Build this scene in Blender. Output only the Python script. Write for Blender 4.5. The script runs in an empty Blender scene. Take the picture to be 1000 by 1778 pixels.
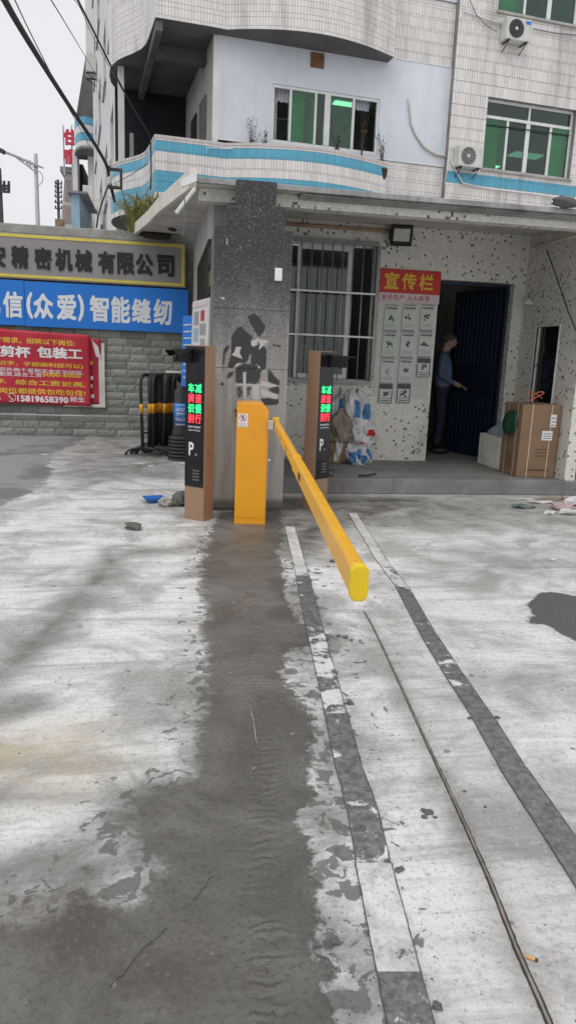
import bpy, bmesh, math, random
import numpy as np
from mathutils import Matrix, Vector
random.seed(7); RNG = np.random.default_rng(7)
PI = math.pi; R = math.radians
SC = bpy.context.scene; COL = SC.collection

# ------------------------------------------------------------------ camera, sky, sun, exposure
YAW, PITCH, ROLL, FPX, EYE = R(10.0), R(12.2), R(2.33), 1250.0, Vector((0, 0, 1.45))
FW = Vector((math.sin(YAW)*math.cos(PITCH), math.cos(YAW)*math.cos(PITCH), -math.sin(PITCH)))
R0 = Vector((math.cos(YAW), -math.sin(YAW), 0)); U0 = R0.cross(FW)
RT = R0*math.cos(ROLL) + U0*math.sin(ROLL); UP = U0*math.cos(ROLL) - R0*math.sin(ROLL)
cd = bpy.data.cameras.new('camera'); cam = bpy.data.objects.new('camera', cd); COL.objects.link(cam)
cam.matrix_world = Matrix(((RT.x, UP.x, -FW.x, EYE.x), (RT.y, UP.y, -FW.y, EYE.y), (RT.z, UP.z, -FW.z, EYE.z), (0, 0, 0, 1)))
cd.sensor_fit = 'VERTICAL'; cd.sensor_height = 36; cd.lens = 36*FPX/1778; cd.clip_end = 3000; cd.clip_start = .05
SC.camera = cam
SUN_EL, SUN_AZ = R(58), R(215)            # azimuth measured clockwise from +Y
wd = bpy.data.worlds.new('World'); SC.world = wd; wd.use_nodes = True
nt = wd.node_tree; bg = nt.nodes['Background']
sky = nt.nodes.new('ShaderNodeTexSky'); sky.sky_type = 'NISHITA'; sky.sun_disc = False
sky.sun_elevation = SUN_EL; sky.sun_rotation = SUN_AZ; sky.dust_density = 6; sky.air_density = 1.0
hs = nt.nodes.new('ShaderNodeHueSaturation'); hs.inputs['Saturation'].default_value = .10; hs.inputs['Value'].default_value = .8
mx = nt.nodes.new('ShaderNodeMix'); mx.data_type = 'RGBA'; mx.inputs[0].default_value = .80
mx.inputs[7].default_value = (8.1, 8.2, 8.5, 1)       # even overcast layer over the clear-sky model
nt.links.new(sky.outputs[0], hs.inputs['Color']); nt.links.new(hs.outputs[0], mx.inputs[6]); nt.links.new(mx.outputs[2], bg.inputs[0])
bg.inputs[1].default_value = .11
sl = bpy.data.lights.new('sun', 'SUN'); sl.energy = .9; sl.angle = R(50); sl.color = (1, .97, .93)
so = bpy.data.objects.new('sun', sl); COL.objects.link(so); so.location = (-6, -8, 14)
so.rotation_euler = Vector((-math.sin(SUN_AZ)*math.cos(SUN_EL), -math.cos(SUN_AZ)*math.cos(SUN_EL), -math.sin(SUN_EL))).to_track_quat('-Z', 'Y').to_euler()
SC.view_settings.view_transform = 'Standard'; SC.view_settings.look = 'None'; SC.view_settings.gamma = 1
SC.view_settings.exposure = .12

# ------------------------------------------------------------------ photograph pixel -> point on a known plane
def ray(x, y): return RT*((x-500)/FPX) - UP*((y-889)/FPX) + FW
def onZ(x, y, Z=0.0): d = ray(x, y); return EYE + d*((Z-EYE.z)/d.z)
def onY(x, y, Y): d = ray(x, y); return EYE + d*(Y/d.y)
def onX(x, y, X): d = ray(x, y); return EYE + d*(X/d.x)
BA = R(6.5); BO = Vector((-.08, 14.5, 0)); BU = Vector((math.cos(BA), math.sin(BA), 0)); BV = Vector((-math.sin(BA), math.cos(BA), 0))
def onv(x, y, v): d = ray(x, y); P = EYE + d*((v-(EYE-BO).dot(BV))/d.dot(BV)); return Vector(((P-BO).dot(BU), v, P.z))   # building frame

# ------------------------------------------------------------------ mesh helpers
MATS = {}
ROOTM = {}
class MB:
    def __init__(s): s.v = []; s.f = []; s.uv = []
    def add(s, vs, fs, uvs=None):
        n = len(s.v); s.v += [Vector(p) for p in vs]
        for i, f in enumerate(fs):
            s.f.append(tuple(n+k for k in f)); s.uv.append(uvs[i] if uvs else None)
        return s
    def box(s, x0, x1, y0, y1, z0, z1, M=None):
        vs = [Vector((x, y, z)) for z in (z0, z1) for y in (y0, y1) for x in (x0, x1)]
        if M is not None: vs = [M @ p for p in vs]
        return s.add(vs, [(0, 2, 3, 1), (4, 5, 7, 6), (0, 1, 5, 4), (2, 6, 7, 3), (0, 4, 6, 2), (1, 3, 7, 5)])
    def prism(s, poly, axis, a, b):
        """poly in the two other axes (x,z for axis y; y,z for x; x,y for z), extruded a..b"""
        def pt(p, t): return {'y': (p[0], t, p[1]), 'x': (t, p[0], p[1]), 'z': (p[0], p[1], t)}[axis]
        n = len(poly); vs = [pt(p, a) for p in poly] + [pt(p, b) for p in poly]
        fs = [tuple(range(n)), tuple(range(2*n-1, n-1, -1))] + [(i, i+n, (i+1) % n+n, (i+1) % n) for i in range(n)]
        return s.add(vs, fs)
    def tube(s, pts, r, n=8, cap=True):
        pts = [Vector(p) for p in pts]; m = len(pts); rs = r if isinstance(r, (list, tuple)) else [r]*m
        b = len(s.v); prev = None; vs = []; fs = []
        for i, p in enumerate(pts):
            t = (pts[min(i+1, m-1)]-pts[max(i-1, 0)]).normalized()
            if prev is None: a = t.orthogonal().normalized()
            else:
                a = (prev - t*prev.dot(t))
                a = a.normalized() if a.length > 1e-6 else t.orthogonal().normalized()
            prev = a; c = t.cross(a)
            vs += [p + (a*math.cos(2*PI*k/n) + c*math.sin(2*PI*k/n))*rs[i] for k in range(n)]
        for i in range(m-1):
            fs += [(i*n+k, i*n+(k+1) % n, (i+1)*n+(k+1) % n, (i+1)*n+k) for k in range(n)]
        if cap: fs += [tuple(range(n-1, -1, -1)), tuple((m-1)*n+k for k in range(n))]
        return s.add(vs, fs)
    def lathe(s, prof, n=24, M=None):
        """prof: (r,z) list, revolved about z"""
        vs = []; m = len(prof); fs = []
        for r, z in prof: vs += [Vector((r*math.cos(2*PI*k/n), r*math.sin(2*PI*k/n), z)) for k in range(n)]
        if M is not None: vs = [M @ p for p in vs]
        for i in range(m-1): fs += [(i*n+k, i*n+(k+1) % n, (i+1)*n+(k+1) % n, (i+1)*n+k) for k in range(n)]
        fs += [tuple(range(n-1, -1, -1)), tuple((m-1)*n+k for k in range(n))]
        return s.add(vs, fs)
    def sheet(s, fn, nu, nv, uvfn=None):
        vs = [Vector(fn(i/nu, j/nv)) for j in range(nv+1) for i in range(nu+1)]
        fs = [(j*(nu+1)+i, j*(nu+1)+i+1, (j+1)*(nu+1)+i+1, (j+1)*(nu+1)+i) for j in range(nv) for i in range(nu)]
        return s.add(vs, fs)
    def band(s, plan, z0, z1, t, u0=0.0):
        """vertical wall of thickness t along a plan polyline (outer face on the right hand), uv in metres along the arc"""
        P = [Vector((p[0], p[1])) for p in plan]; n = len(P); L = [u0]
        for i in range(1, n): L.append(L[-1]+(P[i]-P[i-1]).length)
        Q = []
        for i in range(n):
            d = (P[min(i+1, n-1)]-P[max(i-1, 0)]).normalized(); Q.append(P[i]+Vector((-d.y, d.x))*t)
        vs = []
        for a in (P, Q):
            for z in (z0, z1): vs += [(p.x, p.y, z) for p in a]
        fs = []; uvs = []
        for i in range(n-1):
            fs.append((i, i+1, n+i+1, n+i)); uvs.append([(L[i], z0), (L[i+1], z0), (L[i+1], z1), (L[i], z1)])
            fs.append((2*n+i+1, 2*n+i, 3*n+i, 3*n+i+1)); uvs.append(None)
            fs.append((n+i, n+i+1, 3*n+i+1, 3*n+i)); uvs.append(None)
            fs.append((i+1, i, 2*n+i, 2*n+i+1)); uvs.append(None)
        fs += [(0, n, 3*n, 2*n), (n-1, 3*n-1, 4*n-1, 2*n-1)]; uvs += [None, None]
        return s.add(vs, fs, uvs)
    def mesh(s, name, inv=None, smooth=False):
        me = bpy.data.meshes.new(name)
        vs = s.v if inv is None else [inv @ p for p in s.v]
        me.from_pydata([tuple(p) for p in vs], [], s.f)
        ul = me.uv_layers.new(name='UVMap')
        for pi, p in enumerate(me.polygons):
            q = s.uv[pi]; n = p.normal; ax = max(range(3), key=lambda k: abs(n[k]))
            for k, li in enumerate(p.loop_indices):
                if q: ul.data[li].uv = q[k]
                else:
                    c = s.v[s.f[pi][k]]
                    ul.data[li].uv = (c[1], c[2]) if ax == 0 else ((c[0], c[2]) if ax == 1 else (c[0], c[1]))
        if smooth:
            for p in me.polygons: p.use_smooth = True
        return me
    def obj(s, name, mat, parent=None, world=True, smooth=False, bevel=0.0, seg=2, fix=True):
        inv = None
        if parent is not None and world:
            r = parent
            while r.parent: r = r.parent
            inv = ROOTM.get(r.name, Matrix()).inverted()
        me = s.mesh(name, inv, smooth)
        if fix:
            bm = bmesh.new(); bm.from_mesh(me); bmesh.ops.recalc_face_normals(bm, faces=bm.faces); bm.to_mesh(me); bm.free()
        return link(name, me, mat, parent, bevel, seg)
def link(name, me, mat, parent=None, bevel=0.0, seg=2):
    o = bpy.data.objects.new(name, me); COL.objects.link(o)
    if mat is not None and len(me.materials) == 0: me.materials.append(MATS[mat] if isinstance(mat, str) else mat)
    if parent is not None: o.parent = parent
    if bevel > 0:
        b = o.modifiers.new('bevel', 'BEVEL'); b.width = bevel; b.segments = seg; b.limit_method = 'ANGLE'; b.angle_limit = R(40)
        b.harden_normals = False
    return o
def tag(o, label, cat, group=None):
    o['label'] = label; o['category'] = cat
    if group: o['group'] = group
    return o
def thing(name, label, cat, loc=(0, 0, 0), rz=0.0, group=None, M=None):
    o = bpy.data.objects.new(name, None); COL.objects.link(o); o.empty_display_size = .1
    M = M if M is not None else Matrix.Translation(Vector(loc)) @ Matrix.Rotation(rz, 4, 'Z')
    o.matrix_world = M; ROOTM[o.name] = M.copy()
    return tag(o, label, cat, group)
def struct(o): o['kind'] = 'structure'; return o
def copytree(o, M, label=None, parent=None):
    c = o.copy(); COL.objects.link(c)
    if parent is None:
        c.matrix_world = M; ROOTM[c.name] = M.copy()
        if label: c['label'] = label
    else: c.parent = parent
    for ch in list(o.children): copytree(ch, None, None, c)
    return c
def single(name, mb, mat, label, cat, loc=(0, 0, 0), group=None, **k):
    """a thing that is one mesh, its origin at loc"""
    inv = Matrix.Translation(-Vector(loc)); mb.v = [p.copy() for p in mb.v]
    me = mb.mesh(name, inv, k.get('smooth', False))
    bm = bmesh.new(); bm.from_mesh(me); bmesh.ops.recalc_face_normals(bm, faces=bm.faces); bm.to_mesh(me); bm.free()
    o = link(name, me, mat, None, k.get('bevel', 0), k.get('seg', 2)); o.location = loc
    return tag(o, label, cat, group)
_tc = {}
def text_raw(s, bold):
    if (s, bold) in _tc: return _tc[(s, bold)]
    cu = bpy.data.curves.new('t', 'FONT'); cu.body = s; cu.size = 1; cu.offset = bold; cu.resolution_u = 2; cu.fill_mode = 'FRONT'
    ob = bpy.data.objects.new('t', cu); COL.objects.link(ob)
    dg = bpy.context.evaluated_depsgraph_get(); me = bpy.data.meshes.new_from_object(ob.evaluated_get(dg))
    vs = [v.co.copy() for v in me.vertices]; fs = [tuple(p.vertices) for p in me.polygons]
    bpy.data.objects.remove(ob); bpy.data.curves.remove(cu); bpy.data.meshes.remove(me)
    _tc[(s, bold)] = (vs, fs); return vs, fs
def text_mb(s, M, w, h, bold=.0, depth=0.0):
    """text filling a w x h box in the local x,z plane of M (origin lower left, facing -y); bold strokes are made of shifted copies"""
    vs, fs = text_raw(s, 0.0)
    if not vs: return MB()
    x0 = min(v.x for v in vs)-bold; x1 = max(v.x for v in vs)+bold; y0 = min(v.y for v in vs)-bold; y1 = max(v.y for v in vs)+bold
    sh = [(0, 0)] if bold < .004 else [(bold, bold), (-bold, bold), (bold, -bold), (-bold, -bold), (0, 0)]
    mb = MB(); cnt = {}
    if depth > 0:
        for f in fs:
            for a, b in zip(f, f[1:]+f[:1]): cnt[(min(a, b), max(a, b))] = cnt.get((min(a, b), max(a, b)), 0)+1
    for k, (dx, dy) in enumerate(sh):
        def T(v, d): return M @ Vector(((v.x+dx-x0)/(x1-x0)*w, -d, (v.y+dy-y0)/(y1-y0)*h))
        e = depth+k*.00035
        mb.add([T(v, e) for v in vs], fs)
        if depth > 0:
            for f in fs:
                for a, b in zip(f, f[1:]+f[:1]):
                    if cnt[(min(a, b), max(a, b))] == 1:
                        mb.add([T(vs[a], e), T(vs[b], e), T(vs[b], 0), T(vs[a], 0)], [(0, 3, 2, 1)])
    return mb
def T3(x, y, z, rz=0.0): return Matrix.Translation((x, y, z)) @ Matrix.Rotation(rz, 4, 'Z')

# ------------------------------------------------------------------ materials
class NT:
    def __init__(s, name):
        s.m = bpy.data.materials.new(name); s.m.use_nodes = True; s.t = s.m.node_tree; s.n = s.t.nodes; s.l = s.t.links
        s.b = s.n['Principled BSDF']; MATS[name] = s.m
    def new(s, ty, **k):
        n = s.n.new(ty)
        for a, b in k.items(): setattr(n, a, b)
        return n
    def link(s, a, b): s.l.new(a, b)
    def sock(s, dst, v):
        if hasattr(v, 'is_output'): s.l.new(v, dst)
        else: dst.default_value = v
    def math(s, op, a, b=0.0, c=0.0, clamp=False):
        n = s.new('ShaderNodeMath', operation=op, use_clamp=clamp)
        for i, v in enumerate((a, b, c)): s.sock(n.inputs[i], v)
        return n.outputs[0]
    def mix(s, f, a, b, mode='MIX'):
        n = s.new('ShaderNodeMix', data_type='RGBA', blend_type=mode)
        s.sock(n.inputs[0], f)
        for i, v in ((6, a), (7, b)): s.sock(n.inputs[i], v if hasattr(v, 'is_output') else (v[0], v[1], v[2], 1))
        return n.outputs[2]
    def coord(s, kind='Object', scale=(1, 1, 1), rot=(0, 0, 0)):
        tc = s.new('ShaderNodeTexCoord'); mp = s.new('ShaderNodeMapping'); mp.inputs['Scale'].default_value = scale; mp.inputs['Rotation'].default_value = rot
        s.link(tc.outputs[kind], mp.inputs[0]); return mp.outputs[0]
    def noise(s, co, scale, detail=4, rough=.55, dist=0.0):
        n = s.new('ShaderNodeTexNoise'); s.link(co, n.inputs['Vector']); n.inputs['Scale'].default_value = scale
        n.inputs['Detail'].default_value = detail; n.inputs['Roughness'].default_value = rough; n.inputs['Distortion'].default_value = dist
        return n.outputs['Fac']
    def ramp(s, f, a, b, lo=0.0, hi=1.0):
        n = s.new('ShaderNodeMapRange', interpolation_type='SMOOTHSTEP'); s.sock(n.inputs[0], f)
        for i, v in enumerate((a, b, lo, hi)): n.inputs[i+1].default_value = v
        return n.outputs[0]
    def attr(s, name):
        n = s.new('ShaderNodeAttribute', attribute_name=name); return n.outputs['Fac']
    def bump(s, h, strength=.3, dist=.01, prev=None):
        n = s.new('ShaderNodeBump'); s.link(h, n.inputs['Height']); n.inputs['Strength'].default_value = strength; n.inputs['Distance'].default_value = dist
        if prev is not None: s.link(prev, n.inputs['Normal'])
        return n.outputs[0]
    def out(s, col=None, rough=None, nrm=None, metal=None, **k):
        if col is not None: s.sock(s.b.inputs['Base Color'], col if hasattr(col, 'is_output') else (col[0], col[1], col[2], 1))
        if rough is not None: s.sock(s.b.inputs['Roughness'], rough)
        if metal is not None: s.b.inputs['Metallic'].default_value = metal
        if nrm is not None: s.link(nrm, s.b.inputs['Normal'])
        for a, v in k.items(): s.b.inputs[a.replace('_', ' ')].default_value = v
        return s.m
def surf(name, col, rough=.6, metal=0.0, var=.18, scale=3.0, bump=.15, bscale=60.0, dirt=0.0, dirtcol=(.09, .08, .065), streak=0.0, spec=.5, coat=0.0):
    """painted / plain surface with uneven tone, fine relief, dirt blotches and vertical runs"""
    t = NT(name); co = t.coord('Object')
    n1 = t.noise(co, scale, 5, .6)
    k = t.ramp(n1, .3, .7, 1-var, 1+var*.5)
    c = t.mix(1.0, col, k, 'MULTIPLY')
    nn = t.new('ShaderNodeCombineColor'); [t.link(k, nn.inputs[i]) for i in range(3)]
    c = t.mix(1.0, col, nn.outputs[0], 'MULTIPLY')
    if dirt > 0:
        d = t.noise(co, scale*2.3, 8, .7, .4); c = t.mix(t.ramp(d, .52, .75, 0, dirt), c, dirtcol)
    if streak > 0:
        d = t.noise(t.coord('Object', (9, 9, .35)), 1.0, 6, .65); c = t.mix(t.ramp(d, .5, .78, 0, streak), c, dirtcol)
    rr = t.ramp(t.noise(co, scale*4, 4), .3, .7, max(.03, rough-.08), min(1, rough+.1))
    nb = t.bump(t.noise(co, bscale, 4), bump, .004) if bump > 0 else None
    t.out(c, rr, nb, metal)
    t.b.inputs['Specular IOR Level'].default_value = spec
    if coat: t.b.inputs['Coat Weight'].default_value = coat; t.b.inputs['Coat Roughness'].default_value = .15
    return t.m
def emit(name, col, power):
    t = NT(name); t.out((.02, .02, .02), .4); t.b.inputs['Emission Color'].default_value = (*col, 1); t.b.inputs['Emission Strength'].default_value = power
def glass(name, tint, gloss=.25, thick=.6):
    t = NT(name); o = t.n['Material Output']; t.n.remove(t.b)
    tr = t.new('ShaderNodeBsdfTransparent'); tr.inputs[0].default_value = (*tint, 1)
    gl = t.new('ShaderNodeBsdfGlossy'); gl.inputs['Roughness'].default_value = .04; gl.inputs[0].default_value = (.9, .95, .92, 1)
    df = t.new('ShaderNodeBsdfDiffuse'); df.inputs[0].default_value = (tint[0]*.25+.02, tint[1]*.25+.02, tint[2]*.25+.02, 1)
    fr = t.new('ShaderNodeFresnel'); fr.inputs[0].default_value = 1.5
    m1 = t.new('ShaderNodeMixShader'); m1.inputs[0].default_value = thick*.15; t.link(tr.outputs[0], m1.inputs[1]); t.link(df.outputs[0], m1.inputs[2])
    m2 = t.new('ShaderNodeMixShader'); t.link(t.math('MULTIPLY', fr.outputs[0], 1+gloss, clamp=True), m2.inputs[0]); t.link(m1.outputs[0], m2.inputs[1]); t.link(gl.outputs[0], m2.inputs[2])
    t.link(m2.outputs[0], o.inputs[0])

def tile_mat(name, col, bw=.057, rh=.22, mort=.0032, grime=.46, moff=0.0, grout=(.24, .23, .22)):
    """narrow glazed upright wall tiles (uv in metres)"""
    t = NT(name); uv = t.coord('UV'); ob = t.coord('Object')
    br = t.new('ShaderNodeTexBrick'); t.link(uv, br.inputs['Vector']); br.offset = 0; br.squash = 1
    for k, v in (('Scale', 1.0), ('Mortar Size', mort), ('Mortar Smooth', .3), ('Bias', 0.0), ('Brick Width', bw), ('Row Height', rh)): br.inputs[k].default_value = v
    br.inputs['Color1'].default_value = (col[0]*.86, col[1]*.86, col[2]*.86, 1); br.inputs['Color2'].default_value = (*col, 1); br.inputs['Mortar'].default_value = (*grout, 1)
    c = br.outputs['Color']
    d = t.noise(t.coord('Object', (2.2, 2.2, .22)), 1.0, 7, .65); c = t.mix(t.ramp(d, .47, .72, 0, grime), c, (.13, .115, .105))
    d2 = t.noise(ob, 1.3, 5, .6); c = t.mix(t.ramp(d2, .55, .8, 0, grime*.8), c, (.25, .22, .19))
    h = t.math('SUBTRACT', 1.0, br.outputs['Fac'])
    nb = t.bump(h, .6, .004)
    t.out(c, t.ramp(t.noise(ob, 9, 3), .3, .7, .22, .45), nb)
tile_mat('tile_white', (.80, .77, .75)); tile_mat('tile_white_clean', (.80, .79, .78), grime=.15); tile_mat('tile_blue', (.10, .42, .60), grime=.3, grout=(.07, .2, .27))
tile_mat('tile_pink', (.76, .70, .68), grime=.25)

def mosaic():
    """cream mosaic with scattered dark chips, uv in metres"""
    t = NT('mosaic'); uv = t.coord('UV'); ob = t.coord('Object'); S = 1/.026
    sc = t.new('ShaderNodeVectorMath', operation='SCALE'); t.link(uv, sc.inputs[0]); sc.inputs['Scale'].default_value = S
    fl = t.new('ShaderNodeVectorMath', operation='FLOOR'); t.link(sc.outputs[0], fl.inputs[0])
    fr = t.new('ShaderNodeVectorMath', operation='FRACTION'); t.link(sc.outputs[0], fr.inputs[0])
    wn = t.new('ShaderNodeTexWhiteNoise', noise_dimensions='2D'); t.link(fl.outputs[0], wn.inputs[0])
    w2 = t.new('ShaderNodeTexWhiteNoise', noise_dimensions='3D'); of = t.new('ShaderNodeVectorMath', operation='ADD'); t.link(fl.outputs[0], of.inputs[0]); of.inputs[1].default_value = (7.3, 2.1, 5); t.link(of.outputs[0], w2.inputs[0])
    dark = t.math('LESS_THAN', wn.outputs[0], .052)
    sp = t.new('ShaderNodeSeparateXYZ'); t.link(fr.outputs[0], sp.inputs[0])
    def edge(s): return t.math('MINIMUM', s, t.math('SUBTRACT', 1.0, s))
    e = t.math('MINIMUM', edge(sp.outputs[0]), edge(sp.outputs[1]))
    joint = t.ramp(e, .03, .10, 1, 0)
    k = t.ramp(w2.outputs[0], 0, 1, .86, 1.04)
    nn = t.new('ShaderNodeCombineColor'); [t.link(k, nn.inputs[i]) for i in range(3)]
    c = t.mix(1.0, (.76, .75, .68), nn.outputs[0], 'MULTIPLY')
    c = t.mix(t.math('MULTIPLY', dark, t.ramp(w2.outputs[0], 0, 1, .72, 1.0)), c, (.06, .056, .05))
    c = t.mix(t.math('MULTIPLY', joint, .5), c, (.50, .49, .44))
    d = t.noise(t.coord('Object', (1.6, 1.6, .5)), 1.4, 8, .68); c = t.mix(t.ramp(d, .52, .8, 0, .5), c, (.20, .185, .15))
    d = t.noise(ob, 5, 8, .75, .5); c = t.mix(t.ramp(d, .62, .72, 0, .45), c, (.13, .12, .10))
    t.out(c, t.ramp(t.noise(ob, 6, 3), .3, .7, .3, .5), t.bump(t.math('SUBTRACT', 1.0, joint), .35, .002))
mosaic()
surf('white_panel', (.66, .70, .77), .45, 0, .10, .8, .03, 3, dirt=.15, streak=.22, dirtcol=(.38, .38, .39))
surf('aluminium', (.72, .73, .74), .35, .0, .1, 6, .03, 80)
surf('steel_bar', (.52, .52, .52), .38, .75, .2, 20, .1, 80, dirt=.4, dirtcol=(.16, .09, .05))
surf('steel_frame', (.30, .30, .30), .5, .6, .2, 20, .1, 80)
surf('concrete_slab', (.42, .41, .38), .85, 0, .25, 2, .4, 40, dirt=.5, streak=.4, dirtcol=(.10, .09, .07))
surf('step_concrete', (.24, .235, .225), .85, 0, .3, 2, .4, 40, dirt=.6, streak=.5, dirtcol=(.07, .065, .055))
surf('ceiling_paint', (.60, .58, .53), .85, 0, .2, 2, .2, 30, dirt=.5, dirtcol=(.15, .13, .10))
surf('canopy_edge', (.34, .335, .33), .6, .1, .3, 3, .2, 40, dirt=.75, streak=.6, dirtcol=(.07, .06, .05))
surf('fascia', (.70, .67, .60), .8, 0, .2, 4, .4, 50, dirt=.6, dirtcol=(.17, .15, .11))
surf('wood_strip', (.36, .25, .17), .7, 0, .3, 6, .3, 60)
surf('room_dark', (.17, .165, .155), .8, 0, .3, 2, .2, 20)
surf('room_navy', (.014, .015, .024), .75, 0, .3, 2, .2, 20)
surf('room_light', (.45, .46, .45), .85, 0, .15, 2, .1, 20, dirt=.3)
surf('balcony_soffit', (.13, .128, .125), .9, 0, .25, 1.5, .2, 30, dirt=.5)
surf('plaster', (.50, .49, .47), .85, 0, .2, 1.5, .2, 30, dirt=.45, streak=.5, dirtcol=(.15, .14, .12))
surf('plaster_white', (.70, .70, .70), .8, 0, .12, 1.2, .15, 30, dirt=.25, streak=.4, dirtcol=(.3, .29, .27))
surf('door_blue', (.008, .022, .05), .45, .2, .2, 4, .1, 40, dirt=.2)
surf('yellow_paint', (.83, .355, .008), .38, 0, .06, 3, .03, 200, dirt=.06, dirtcol=(.35, .18, .05), coat=.3)
surf('yellow_arm', (.92, .46, .010), .35, 0, .06, 3, .03, 200, dirt=.05, dirtcol=(.35, .2, .05), coat=.3)
surf('yellow_cap', (.80, .55, .01), .5, 0, .08, 5, .05, 100)
surf('copper_paint', (.345, .215, .14), .45, .15, .08, 2, .04, 300, dirt=.08)
surf('black_gloss', (.012, .012, .014), .16, 0, .2, 3, .0, 50, spec=.5)
surf('black_plastic', (.012, .012, .013), .45, 0, .2, 8, .05, 80, spec=.35)
surf('black_rubber', (.028, .028, .03), .6, 0, .3, 10, .15, 80, dirt=.45, dirtcol=(.13, .12, .11))
surf('band_orange', (.80, .36, .012), .45, 0, .2, 10, .05, 80, dirt=.35, dirtcol=(.25, .14, .04))
surf('chrome', (.7, .7, .72), .25, .9, .1, 10, .03, 80)
surf('print_black', (.012, .012, .014), .5, 0, .1, 6, .02, 60)
surf('print_white', (.78, .79, .80), .5, 0, .06, 6, .02, 60)
surf('print_yellow', (.80, .52, .05), .55, 0, .1, 6, .02, 60)
surf('print_red', (.50, .025, .05), .55, 0, .1, 6, .02, 60)
surf('print_grey', (.32, .32, .33), .6, 0, .1, 6, .02, 60)
surf('print_darkgrey', (.09, .09, .095), .6, 0, .2, 6, .02, 60)
surf('sign_grey', (.30, .28, .28), .5, .1, .12, 2, .04, 40, dirt=.2)
surf('sign_yellow', (.72, .60, .10), .55, 0, .12, 4, .05, 60, dirt=.4, dirtcol=(.35, .30, .15))
surf('sign_edge', (.13, .10, .085), .6, 0, .2, 4, .1, 60)
surf('sign_blue', (.008, .185, .66), .5, 0, .07, 1.2, .03, 30, dirt=.06)
surf('banner_red', (.50, .018, .04), .55, 0, .14, 2, .25, 9, dirt=.12, dirtcol=(.25, .02, .03))
surf('banner_back', (.66, .64, .61), .7, 0, .15, 4, .2, 20, dirt=.3)
surf('paper', (.62, .64, .61), .7, 0, .07, 6, .1, 30)
surf('paper_green', (.56, .64, .57), .7, 0, .07, 6, .1, 30)
surf('paper_tan', (.62, .60, .55), .7, 0, .07, 6, .1, 30)
surf('header_red', (.55, .025, .02), .5, 0, .1, 5, .03, 30)
surf('label_pinkish', (.66, .56, .58), .6, 0, .08, 5, .03, 30)
surf('cardboard', (.25, .155, .095), .85, 0, .15, 3, .15, 60, dirt=.2, dirtcol=(.15, .09, .05))
surf('card_print', (.10, .055, .03), .85, 0, .2, 3, .05, 60)
surf('strap', (.55, .45, .36), .5, 0, .1, 8, .05, 60)
surf('cord_orange', (.62, .16, .07), .5, 0, .1, 8, .05, 60)
surf('foam_white', (.76, .77, .70), .85, 0, .18, 5, .4, 90, dirt=.35, dirtcol=(.28, .27, .2))
surf('bag_blue_grey', (.30, .36, .42), .5, 0, .25, 6, .3, 30)
surf('green_plastic', (.007, .06, .03), .4, 0, .2, 6, .05, 40)
surf('sack_white', (.62, .62, .63), .65, 0, .2, 6, .3, 90, dirt=.3, dirtcol=(.3, .28, .25))
surf('sack_brown', (.20, .145, .10), .8, 0, .3, 6, .4, 60, dirt=.4)
surf('sack_blue', (.05, .18, .40), .6, 0, .25, 9, .2, 60)
surf('skin', (.40, .24, .17), .6, 0, .12, 8, .05, 60)
surf('hair_grey', (.075, .07, .066), .8, 0, .4, 30, .6, 120)
surf('shirt_blue', (.10, .135, .22), .85, 0, .15, 10, .3, 60)
surf('trousers', (.018, .02, .038), .85, 0, .2, 10, .3, 60)
surf('leather', (.02, .017, .015), .5, 0, .2, 10, .1, 60)
surf('curtain_green', (.08, .50, .27), .8, 0, .25, 4, .1, 40)
surf('curtain_grey', (.55, .56, .60), .8, 0, .2, 4, .1, 40)
surf('curtain_dark', (.20, .20, .21), .8, 0, .2, 4, .1, 40)
surf('ac_white', (.62, .62, .59), .5, 0, .1, 4, .03, 60, dirt=.3, streak=.25, dirtcol=(.3, .27, .22))
surf('ac_dark', (.06, .06, .062), .5, 0, .2, 10, .05, 60)
surf('bracket', (.07, .06, .055), .7, .3, .3, 10, .2, 60, dirt=.5, dirtcol=(.14, .06, .03))
surf('hose', (.60, .58, .52), .7, 0, .15, 6, .2, 60, dirt=.4)
surf('brown_grille', (.20, .10, .045), .7, 0, .3, 8, .2, 60)
surf('cable_black', (.015, .015, .016), .7, 0, .3, 10, .3, 60)
surf('cable_grey', (.16, .16, .17), .7, 0, .2, 10, .1, 60)
surf('pole_grey', (.46, .47, .49), .55, .1, .1, 3, .05, 40)
surf('pole_dark', (.07, .07, .075), .8, 0, .2, 3, .1, 40)
surf('far_plaster', (.52, .47, .45), .85, 0, .15, .6, .1, 10, dirt=.3, streak=.3)
surf('far_trim', (.30, .27, .28), .8, 0, .2, 1, .1, 10)
surf('far_sign_red', (.52, .03, .06), .5, 0, .1, 3, .02, 10)
surf('shed_blue', (.34, .50, .62), .6, 0, .2, 1, .1, 20, dirt=.3, dirtcol=(.25, .33, .3))
surf('coping', (.36, .355, .33), .9, 0, .3, 3, .5, 40, dirt=.6, dirtcol=(.10, .10, .07))
surf('soil', (.05, .04, .028), .95, 0, .4, 8, .6, 60)
surf('stone_joint', (.17, .175, .16), .95, 0, .3, 6, .4, 60)
surf('rebar_rust', (.16, .085, .05), .8, .3, .3, 10, .4, 60)
surf('rail_steel', (.28, .262, .245), .55, .4, .35, 8, .4, 60, dirt=.5, dirtcol=(.08, .06, .045))
surf('tile_joint', (.26, .25, .24), .9, 0, .3, 3, .3, 40)
surf('bark', (.09, .07, .05), .9, 0, .3, 10, .5, 60)
surf('flood_glass', (.55, .57, .56), .25, 0, .1, 8, .1, 40)
surf('cig_filter', (.62, .33, .10), .7, 0, .15, 60, .1, 200)
surf('crumb', (.13, .128, .12), .85, 0, .35, 18, .6, 90)
surf('crumb_pale', (.27, .262, .245), .85, 0, .35, 18, .6, 90)
surf('stone_light', (.40, .39, .37), .85, 0, .3, 12, .6, 70, dirt=.4)
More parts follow.
